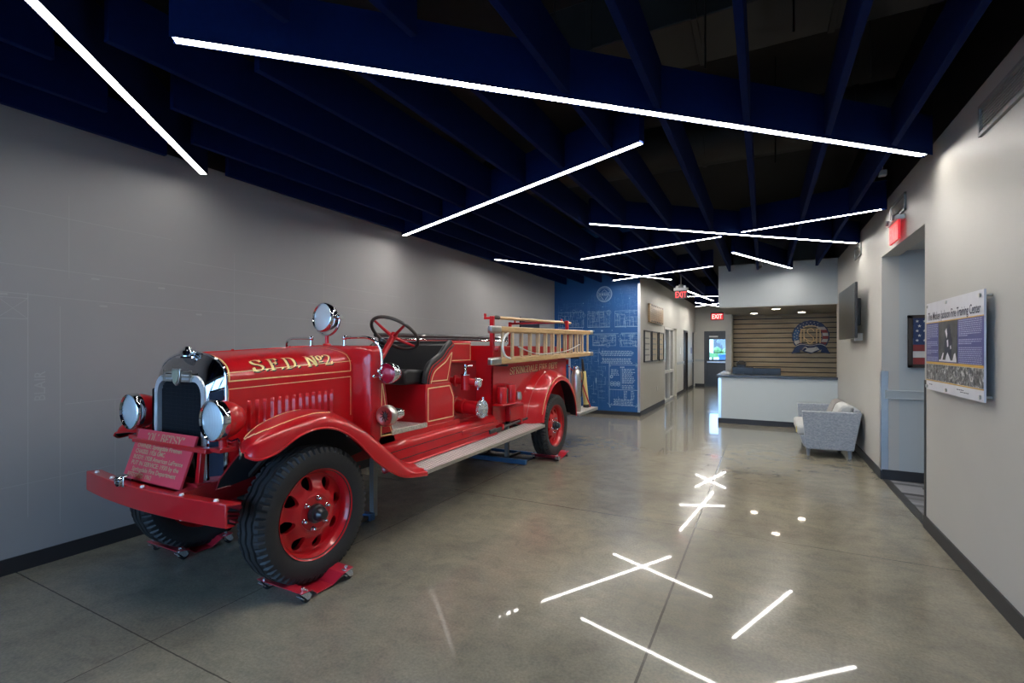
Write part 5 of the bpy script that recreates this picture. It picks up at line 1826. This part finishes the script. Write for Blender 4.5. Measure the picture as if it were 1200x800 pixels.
# ---- pump bay between the seat and the body
pu = MB().box(CX - .30, CX + .30, 4.0, 4.72, .66, 1.36)
pu.build('pump_housing', 'red_dark', tr, smooth=0)
MB().box(CX - .52, CX + .52, 4.72, 4.735, .68, 1.53).build('bulkhead', 'red', tr, smooth=0)
m = MB()
for i in range(12):
    m.ball((CX + .505, 4.717, .74 + i * .05), .007, 8)
m.build('rivets', 'red', tr)
MB().box(CX - .60, CX + .60, 3.98, 4.72, .645, .69).build('pump_deck', 'red', tr, bevel=.006)
tk = MB().box(CX - .40, CX + .40, 4.06, 4.46, 1.345, 1.575).build('booster_tank', 'red', tr, bevel=.012)
for k in (1, -1):
    L = [(4.085, 1.375), (4.085, 1.548), (4.435, 1.548), (4.435, 1.375), (4.085, 1.375)]
    m = MB()
    for a, b in zip(L, L[1:]):
        m.ribbon(S([(.4015, a[0], a[1]), (.4015, b[0], b[1])], k), .007, (k, 0, 0))
    m.build('gold_line', 'gold_pale', tk, smooth=0, recalc=False)
for k in (1, -1):
    su = holder('suction_inlet', tr, S([(.5, 4.31, .875)], k)[0])
    MB().cyl(*S([(.28, 4.31, .885), (.62, 4.31, .87)], k), .074, n=32).lathe([(.075, -.008), (.086, -.008), (.086, .008), (.075, .008)], S([(.42, 4.31, .879)], k)[0], (1, 0, 0), 32, True).lathe([(.10, 0), (.10, .03), (.075, .03)], S([(.30, 4.31, .885)], k)[0], (k, 0, 0), 32).build('suction_pipe', 'red', su, smooth=50)
    c = V(S([(.62, 4.31, .87)], k)[0])
    m = MB().lathe([(.086, -.02), (.096, -.01), (.096, .018), (.088, .026), (.05, .030), (.03, .036), (.0, .038)], c, (k, 0, 0), 32)
    for a in (85, 200, 320):
        d = V(0, math.cos(math.radians(a)), math.sin(math.radians(a)))
        m.cyl(c + V(k * .012, 0, 0) + d * .08, c + V(k * .012, 0, 0) + d * .118, .010).ball(c + V(k * .012, 0, 0) + d * .118, .012, 10)
    for a in range(0, 360, 30):
        d = V(0, math.cos(math.radians(a)), math.sin(math.radians(a)))
        m.bar(c + V(k * .031, 0, 0) + d * .03, c + V(k * .029, 0, 0) + d * .085, .007, .007, (1, 0, 0))
    m.build('suction_cap', 'zinc', su)
    di = holder('discharge_outlet', tr, S([(.5, 4.2, 1.15)], k)[0])
    m = MB().cyl(*S([(.28, 4.20, 1.165), (.60, 4.28, 1.145)], k), .036).cyl(*S([(.47, 4.23, 1.07), (.47, 4.23, 1.225)], k), .045, n=24).lathe([(.062, -.01), (.062, .01)], S([(.36, 4.22, 1.16)], k)[0], (k, .2, 0), 24)
    m.build('discharge_pipe', 'red', di, smooth=50)
    MB().lathe([(.05, 0), (.05, .01), (.018, .016), (.016, .05), (.020, .06), (.014, .07), (.014, .11), (.0, .115)], S([(.47, 4.23, 1.222)], k)[0], (0, 0, 1), 20).cyl(*S([(.47, 4.23, 1.315), (.53, 4.27, 1.315)], k), .008).build('valve_handle', 'chrome', di)
    c = V(S([(.60, 4.28, 1.145)], k)[0])
    m = MB().lathe([(.040, -.03), (.052, -.02), (.052, .015), (.045, .024), (.025, .03), (.0, .032)], c, (k, .2, 0), 24)
    for a in (20, 140, 260):
        d = V(0, math.cos(math.radians(a)), math.sin(math.radians(a)))
        m.cyl(c + d * .05, c + d * .075, .008)
    m.build('discharge_cap', 'zinc', di)

# ---- body sides, hose bed
for k in (1, -1):
    bs = MB().prism(S([(.52, 4.72, .63), (.52, 7.0, .63), (.52, 7.0, 1.31), (.52, 4.72, 1.31)], k), (-.02 * k, 0, 0)).build('body_side', 'red', tr, bevel=.004)
    MB().bar(*S([(.524, 4.72, 1.315), (.524, 7.0, 1.325)], k), .03, .025).build('top_molding', 'red', bs, bevel=.005)
    if k == 1:
        for mt, lift, d, nib in (('ink', .001, .006, (.10, .045)), ('gold_pale', .002, 0, (.075, .032))):
            m = MB()
            tw = serif_width('SPRINGDALE FIRE DEPT', .082, 1.0, .05)
            serif_text(m, 'SPRINGDALE FIRE DEPT', lambda x, y: (CX + .52 + lift, 5.13 + x, 1.185 + .02 * x + y), .082, nib, 1.50 / tw, .05, dx=d, dy=-d)
            m.build('lettering' if d == 0 else 'lettering_shadow', mt, bs, smooth=0, recalc=False)
    MB().hexa(S([(.36, 4.735, 1.28), (.385, 4.735, 1.28), (.385, 7.0, 1.28), (.36, 7.0, 1.28), (.36, 4.735, 1.53), (.385, 4.735, 1.53), (.385, 7.0, 1.53), (.36, 7.0, 1.53)], k)).build('hose_bed_side', 'red', tr, bevel=.004)
MB().box(CX - .50, CX + .50, 6.98, 7.0, .60, 1.50).build('body_rear', 'red', tr, smooth=0)
MB().box(CX - .36, CX + .36, 4.74, 6.98, 1.27, 1.29).build('hose_bed_floor', 'red_dark', tr, smooth=0)
# handrail bar along the far side, over the hose bed
for k in (-1,):
    m = MB().tube(S([(.46, 3.95, 1.600), (.46, 6.9, 1.620)], k), .016, 10)
    for y in (4.1, 5.4, 6.7):
        m.cyl(*S([(.46, y, 1.60), (.46, y, 1.30)], k), .012)
    m.build('side_rail', 'chrome', tr)
    MB().tube(S([(.47, 3.92, 1.645), (.47, 6.9, 1.665)], k), .026, 10).build('rail_pad', 'black', tr)
# rear fenders
for k in (1, -1):
    cy, cz = 6.20, .46
    A_ = list(range(0, 181, 6))

    def path(R, a, rx=1.0, front=0):
        t = math.radians(a)
        x = -math.cos(t)
        yy = cy + x * R * rx
        if front and x < 0:
            yy += x * front
        return yy, cz + R * math.sin(t) * (1.0)
    rows = []
    for a in A_:
        lip_ = path(.605, a, 1.0)
        out_ = path(.665, a, 1.0)
        sea_ = path(.735, a, 1.0, .06)
        in_ = path(.765, a, 1.02, .10)
        bz = .50 if a > 90 else .565
        P = [(.515, *in_), (.60, *sea_), (.68, *[(p + q) / 2 for p, q in zip(sea_, out_)]), (.735, *out_), (.752, *[(p + q) / 2 for p, q in zip(out_, lip_)]), (.755, *lip_)]
        P = [(p[0], p[1], max(p[2], bz)) for p in P]
        rows.append(S([tuple(q) for q in cr(P, 3)], k))
    fe = MB().loft(rows, False).build('rear_fender', 'red', tr, smooth=60)
    MB().loft([[V(p) + (V(p) - V(S([(abs(p[0] - CX), cy, cz)], k)[0])).normalized() * -.008 for p in r_] for r_ in rows], False).build('underside', 'black_under', fe, smooth=60)
    MB().tube([V(r_[-1]) for r_ in rows], .008, 8).build('lip_bead', 'red', fe)
    MB().tube([V(r_[3]) + V(0, 0, .002) for r_ in rows if r_[3][2] > .57], .004, 6).build('seam_bead', plain('faded_red_bead', (.45, .10, .10), .4), fe)
    MB().tube([V(r_[10]) + V(.003 * k, 0, .004) for r_ in rows if r_[10][2] > .60], .0035, 5).build('gold_line', 'gold', fe)
    # inner wheel house
    MB().prism(S([(.36, 5.42, .60), (.36, 5.42, 1.25), (.36, 6.96, 1.25), (.36, 6.96, .60)], k), (.006 * k, 0, 0)).build('wheel_house', 'black_under', tr, smooth=0)

# canisters and small box carried on the body side
for (y, h) in ((4.80, .19), (5.02, .205)):
    m = MB().lathe([(.0, 0), (.055, 0), (.058, .01), (.058, h - .01), (.05, h), (.0, h)], (CX + .592, y, .875), (0, 0, 1), 24)
    m.build('canister', 'red', tr, smooth=50)
MB().box(CX + .52, CX + .66, 4.70, 5.15, .855, .875).build('canister_shelf', 'red', tr, bevel=.004)
MB().bar((CX + .60, 4.88, .88), (CX + .60, 4.88, 1.04), .03, .05, (1, 0, 0)).build('canister_clamp', 'steel_dark', tr, bevel=.004)
MB().lathe([(.0, 0), (.04, 0), (.045, .03), (.035, .09), (.02, .10), (.0, .10)], (CX + .58, 5.24, .88), (0, 0, 1), 18).build('marker_lamp', 'nickel', tr)
m = MB().box(CX + .52, CX + .585, 5.02, 5.38, .635, .83).build('tool_box', 'red', tr, bevel=.01)
MB().box(CX + .583, CX + .589, 5.05, 5.35, .80, .815).build('tool_box_rim', 'red_dark', m, smooth=0)

# tailboard with its hanging braces and end rail
tb = MB().box(CX - .755, CX + .755, 6.92, 7.80, .490, .522).build('tailboard', 'diamond', tr, smooth=0)
m = MB().box(CX - .765, CX + .765, 7.80, 7.815, .480, .525)
for k in (1, -1):
    m.hexa(S([(.755, 6.92, .480), (.767, 6.92, .480), (.767, 7.815, .480), (.755, 7.815, .480), (.755, 6.92, .525), (.767, 6.92, .525), (.767, 7.815, .525), (.755, 7.815, .525)], k))
m.build('edge_strip', 'nickel', tb, bevel=.003)
for k in (1, -1):
    MB().tube(S([(.56, 7.01, 1.22), (.62, 7.40, .99), (.66, 7.74, .525)], k), .011, 8).build('tail_brace', 'red', tr)
    MB().cyl(*S([(.56, 7.03, .60), (.56, 7.03, 1.36)], k), .016).cyl(*S([(.50, 7.03, 1.34), (.56, 7.03, 1.34)], k), .012).build('grab_post', 'nickel', tr)
    MB().cyl(*S([(.50, 7.02, .70), (.62, 7.04, .70)], k), .022).ball(S([(.63, 7.04, .70)], k)[0], .03, 12).build('tail_lamp', 'red', tr)

# ladder rack
for k in (1, -1):
    for (y, zt) in ((4.74, 1.865), (7.08, 1.93))[0 if k > 0 else 1:]:
        rk = MB().bar(*S([(.50, y, 1.25), (.50, y, zt)], k), .05, .035, (0, 1, 0)).build('rack_post', 'red', tr, bevel=.004)
        zz = 1.335 if y < 6 else 1.375
        MB().bar(*S([(.48, y, zz - .023), (.70, y, zz - .023)], k), .03, .022).build('rack_arm', 'steel_dark', tr, bevel=.003)
        MB().prism(S([(.50, y - .015, zt - .035), (.40, y - .015, zt - .035), (.40, y - .015, zt + .03), (.42, y - .015, zt + .03), (.42, y - .015, zt - .01), (.50, y - .015, zt - .01)], k), (0, .03, 0)).build('pole_hook', 'red', tr, bevel=.003)
        MB().cyl(*S([(.51, y + .03, zz + .16), (.560, y + .05, zz + .16)], k), .035, n=14).build('rack_clamp', 'red', tr)


MB().bar((CX - .50, 7.08, 1.905), (CX + .50, 7.08, 1.905), .03, .03).build('rack_crossbar', 'red', tr, bevel=.003)


# ================================================================== THINGS CARRIED BY OR AROUND THE TRUCK
def ladder(x, y0, y1, zb, zt, slope, nr, label, lx=.05):
    r = thing('wooden_ladder', label, 'ladder', (x, (y0 + y1) / 2, zb), 'wooden ladders on the truck')
    for z in (zb, zt):
        pts = [(x, y0 + (y1 - y0) * i / 8, z + slope * (y1 - y0) * i / 8) for i in range(9)]
        MB().loft([[V(p) + V(-lx / 2, 0, -.032), V(p) + V(lx / 2, 0, -.032), V(p) + V(lx / 2, 0, .032), V(p) + V(-lx / 2, 0, .032)] for p in pts]).build('stile', 'ladder_wood', r, bevel=.008)
        MB().bar((x, y0 - .06, z), (x, y0 + .16, z + slope * .2), lx + .008, .070).build('tip_iron', 'nickel', r, bevel=.012)
        MB().bar((x, y1 - .12, z + slope * (y1 - y0)), (x, y1 + .04, z + slope * (y1 - y0)), lx + .006, .068).build('tip_iron', 'nickel', r, bevel=.012)
    for i in range(nr):
        y = y0 + .22 + (y1 - y0 - .40) * i / (nr - 1)
        dz = slope * (y - y0)
        MB().cyl((x, y, zb + dz + .02), (x, y, zt + dz - .02), .0165, n=12).build('rung', 'rung_wood', r)
    return r


ladder(CX + .665, 4.46, 7.76, 1.355, 1.705, .017, 13, 'outer varnished wooden ladder on edge along the near side of the truck')
ladder(CX + .595, 4.58, 7.60, 1.365, 1.70, .017, 12, 'inner wooden ladder nested behind the outer one on the truck side')
for (x, y0, y1, z, lab, mt) in ((CX + .44, 4.99, 7.38, 1.862, 'wooden pike pole lying on the near top of the ladder rack', 'ladder_wood'), (CX + .16, 6.25, 7.75, 1.905, 'pale pole resting across the rear bar of the ladder rack', 'rung_wood')):
    r = thing('pike_pole', lab, 'pole', (x, (y0 + y1) / 2, z))
    MB().cyl((x, y0, z), (x, y1, z + .045), .020, n=12).build('shaft', mt, r)
    MB().lathe([(.024, -.01), (.024, .06), (.012, .10), (.0, .16)], (x, y0, z), (0, -1, 0), 12).tube([(x, y0 - .05, z), (x - .05, y0 - .05, z + .01), (x - .06, y0 - .0, z + .015)], .008, 8).build('pike_head', 'steel_dark', r)
r = thing('suction_strap', 'pale curved rope loop hanging at the front of the outer ladder', 'rope', (CX + .69, 4.72, 1.4))
MB().tube(cr([(CX + .685, 4.78, 1.67), (CX + .70, 4.66, 1.62), (CX + .70, 4.62, 1.52), (CX + .70, 4.68, 1.42), (CX + .69, 4.82, 1.385)], 6), .012, 8).build('rope_loop', 'white_paint', r)
MB().tube(cr([(CX + .70, 5.0, 1.52), (CX + .70, 5.3, 1.46), (CX + .70, 5.6, 1.43), (CX + .70, 6.1, 1.44), (CX + .70, 6.6, 1.47), (CX + .70, 7.1, 1.56)], 6), .007, 6).build('rope_line', 'sofa_light', r)
# pry bar clamped above the running board
r = thing('pry_bar', 'dark steel pry bar clamped along the body above the running board', 'pry bar', (CX + .60, 4.95, .62))
MB().cyl((CX + .60, 4.58, .60), (CX + .60, 5.45, .628), .015).build('bar_shaft', 'steel_dark', r)
MB().bar((CX + .60, 4.50, .598), (CX + .60, 4.64, .602), .035, .045).build('bar_claw', 'steel_dark', r, bevel=.008)
for y in (4.78, 5.25):
    MB().box(CX + .52, CX + .625, y - .015, y + .015, .585, .650).build('clamp', 'red', r, bevel=.004)
# extinguisher and play pipe on the tailboard
r = thing('fire_extinguisher', 'tall nickel fire extinguisher standing behind the rear fender', 'fire extinguisher', (CX + .63, 7.14, .522))
MB().lathe([(.0, 0), (.072, 0), (.076, .01), (.076, .56), (.062, .62), (.030, .66), (.0, .66)], (CX + .63, 7.14, .522), (0, 0, 1), 28).build('cylinder', 'nickel', r, smooth=50)
MB().lathe([(.034, 0), (.045, .01), (.045, .04), (.02, .05), (.0, .06)], (CX + .63, 7.14, 1.175), (0, 0, 1), 20).cyl((CX + .59, 7.14, 1.215), (CX + .67, 7.14, 1.215), .010).build('cap', 'chrome', r)
MB().tube(cr([(CX + .68, 7.14, 1.19), (CX + .74, 7.15, 1.10), (CX + .72, 7.15, .9), (CX + .71, 7.15, .75)], 6), .010, 8).build('hose', 'black', r)
r = thing('play_pipe', 'yellow wrapped hose nozzle leaning upright on the tailboard', 'hose nozzle', (CX + .60, 7.70, .522))
a, b = V(CX + .61, 7.69, .535), V(CX + .58, 7.62, 1.12)
MB().cyl(a + (b - a) * .06, b, .046, .042, 20).build('wrapped_grip', 'cream_hose', r)
MB().cyl(a - V(0, 0, .01), a + (b - a) * .07, .054, .054, 20).build('coupling', 'steel_dark', r)
MB().cyl(b, b + (b - a) * .22, .022, .020, 16).cyl(b + (b - a) * .22, b + (b - a) * .36, .018, .016, 16).build('tip', 'steel_dark', r)
# sign leaning on the bumper
sg = thing('display_sign', 'red sign with gold lettering leaning on the truck bumper', 'sign', (CX - .045, 1.56, .69))
B0, B1 = V(CX - .36, 1.568, .693), V(CX + .27, 1.568, .693)
T0 = V(CX - .363, 1.665, .982)
ux = (B1 - B0).normalized()
uy = (T0 - V(CX - .363, 1.568, .693)).normalized()
un = ux.cross(uy).normalized()
Hs = (T0 - V(CX - .363, 1.568, .693)).length
Ws = .63


def sp_(x, y, l=.0015):
    return B0 + ux * x + uy * y + un * l


MB().hexa([sp_(0, 0, -.012), sp_(Ws, 0, -.012), sp_(Ws, Hs, -.012), sp_(0, Hs, -.012), sp_(0, 0, 0), sp_(Ws, 0, 0), sp_(Ws, Hs, 0), sp_(0, Hs, 0)]).build('sign_board', 'red_sign', sg, smooth=0)
GT = plain('sign_gold_print', (.50, .33, .18), .5)
m = MB()
tw = serif_width('"OL\' BETSY"', .050, .9, .05)
serif_text(m, '"OL\' BETSY"', lambda x, y: sp_(.115 + x, Hs - .068 + y), .050, (.085, .035), .9 * .41 / tw, .05)
for i, (s_, w) in enumerate((('OWNER: Springdale Firemen', .49), ('CHASSIS: 1926 GMC', .33), ('BODY: 1928 American LaFrance', .54), ('PUT IN SERVICE: 1930 by the', .52), ('    Springdale Fire Department', .48), ('RESTORED: 1962', .27))):
    put_text(m, s_, lambda x, y: sp_(.045 + (.03 if s_[0] == ' ' else 0) + x, Hs - .112 - i * .0355 + y), .036, .0008, .8, 'L', w)
m.build('lettering', GT, sg, smooth=0, recalc=False)

# ---- wheel dollies
def make_dolly(cx, cy, label):
    r = thing('wheel_dolly', label, 'wheel dolly', (cx, cy, 0), 'red wheel dollies under the truck')
    o = V(cx, cy, 0)
    pts = [(-.20, .078), (-.12, .068), (-.06, .015), (.06, .015), (.12, .068), (.20, .078)]
    wd = [.20, .20, .17, .17, .20, .20]
    rings = []
    for (y, z), w in zip(pts, wd):
        rings.append([o + V(-w, y, z - .006), o + V(w, y, z - .006), o + V(w, y, z), o + V(-w, y, z)])
    MB().loft(rings).build('plate', 'red_plate', r, smooth=0, bevel=.0015, seg=1)
    for sx in (-1, 1):
        for sy in (-1, 1):
            c = o + V(sx * .172, sy * .165, 0)
            h = holder('caster', r, c)
            f = MB().lathe([(.0, .0), (.027, .0), (.027, .006), (.0, .006)], c + V(0, 0, .066), (0, 0, 1), 16)
            for x_ in (-.022, .017):
                f.prism([c + V(x_, -.030, .067), c + V(x_, .026, .067), c + V(x_, .044, .036), c + V(x_, .034, .020), c + V(x_, .014, .020)], (.005, 0, 0))
            f.bar(c + V(0, -.030, .052), c + V(0, -.010, .030), .044, .004)
            f.build('fork', 'zinc', h, smooth=40)
            MB().lathe([(.0, -.014), (.024, -.014), (.031, -.010), (.031, .010), (.024, .014), (.0, .014)], c + V(0, .020, .031), (1, 0, 0), 20).build('caster_wheel', 'rubber', h)
            MB().lathe([(.0, 0), (.011, 0), (.011, .012), (.0, .014)], c + V(0, 0, .078), (0, 0, 1), 8).build('bolt', 'zinc', h)
    return r


d0 = make_dolly(CX + .645, 2.12, 'red wheel dolly with chrome casters under the near front wheel')
for (k, y, lab) in ((-1, 2.12, 'red wheel dolly under the front wheel beside the grey wall'), (1, 6.13, 'red wheel dolly under the near rear wheel'), (-1, 6.13, 'red wheel dolly under the rear wheel beside the grey wall')):
    c = copy_tree(d0)
    c['label'] = lab
    c.location = (CX + k * .62, y, 0)

# ---- blue floor stands under the truck
for (y, lab) in ((3.13, 'blue steel support stand under the truck just behind the front wheels'), (5.62, 'blue steel support stand under the truck ahead of the rear wheels')):
    r = thing('support_stand', lab, 'support stand', (CX, y, 0), 'blue support stands under the truck')
    for dy in (-.04, .46):
        dyy = dy if y > 4 else dy * -.6
        x1 = CX + (.52 if dy < 0 else .46) if y > 4 else CX + .22
        MB().bar((CX - .44, y + dyy, .04), (x1, y + dyy, .04), .06 if dy < 0 else .04, .06 if dy < 0 else .04).build('floor_bar', 'blue_steel', r, bevel=.006)
    for sx in (-.3, .18):
        MB().box(CX + sx - .025, CX + sx + .025, y + .05, y + .10, .03, .585).build('upright', 'vent_grey', r, bevel=.004)
        dd = (-.04, .46) if y > 4 else (.024, -.276)
        MB().bar((CX + sx, y + dd[0], .04), (CX + sx, y + dd[1], .04), .04, .03).build('cross_bar', 'steel_dark', r, smooth=0)


# ================================================================== LIGHT, SKY, CAMERA
w = bpy.data.worlds.new('World')
SC.world = w
w.use_nodes = True
bg = w.node_tree.nodes['Background']
bg.inputs['Color'].default_value = (.34, .60, 1.0, 1)
bg.inputs['Strength'].default_value = 9.0
for i, (a, b) in enumerate(bays):
    ld = bpy.data.lights.new('window_daylight', 'AREA')
    ld.shape = 'RECTANGLE'
    ld.size, ld.size_y = b - a - .1, 2.5
    ld.cycles.is_portal = True
    lo = bpy.data.objects.new('window_daylight', ld)
    COL.objects.link(lo)
    lo.location = ((a + b) / 2, YR - .12, 1.43)
    lo.rotation_euler = (PI / 2, 0, PI)

sd = bpy.data.lights.new('sun', 'SUN')
sd.energy = 7.0
sd.angle = .01
sd.color = (1.0, .95, .86)
so_ = bpy.data.objects.new('sun', sd)
COL.objects.link(so_)
so_.location = (-12, 20, 14)
so_.rotation_euler = (0, -math.radians(48), 0)

cd = bpy.data.cameras.new('camera')
cam = bpy.data.objects.new('camera', cd)
COL.objects.link(cam)
cam.location = (0, 0, 1.5)
cam.rotation_euler = (PI / 2, 0, math.atan2(295, 566.7))
cd.sensor_width = 36
cd.lens = 17.0
cd.shift_y = 8 / 1200
cd.clip_start = .05
cd.clip_end = 200
SC.camera = cam
SC.view_settings.view_transform = 'Standard'
SC.view_settings.look = 'None'
SC.view_settings.exposure = 0.0
SC.view_settings.gamma = 1.0
SC.view_settings.use_curve_mapping = False
SC.cycles.max_bounces = 8
SC.cycles.diffuse_bounces = 4
SC.cycles.glossy_bounces = 4
SC.cycles.transparent_max_bounces = 8
SC.cycles.sample_clamp_direct = 30.0
SC.cycles.sample_clamp_indirect = 4.0
SC.cycles.caustics_reflective = False
SC.cycles.caustics_refractive = False
SC.cycles.use_denoising = True
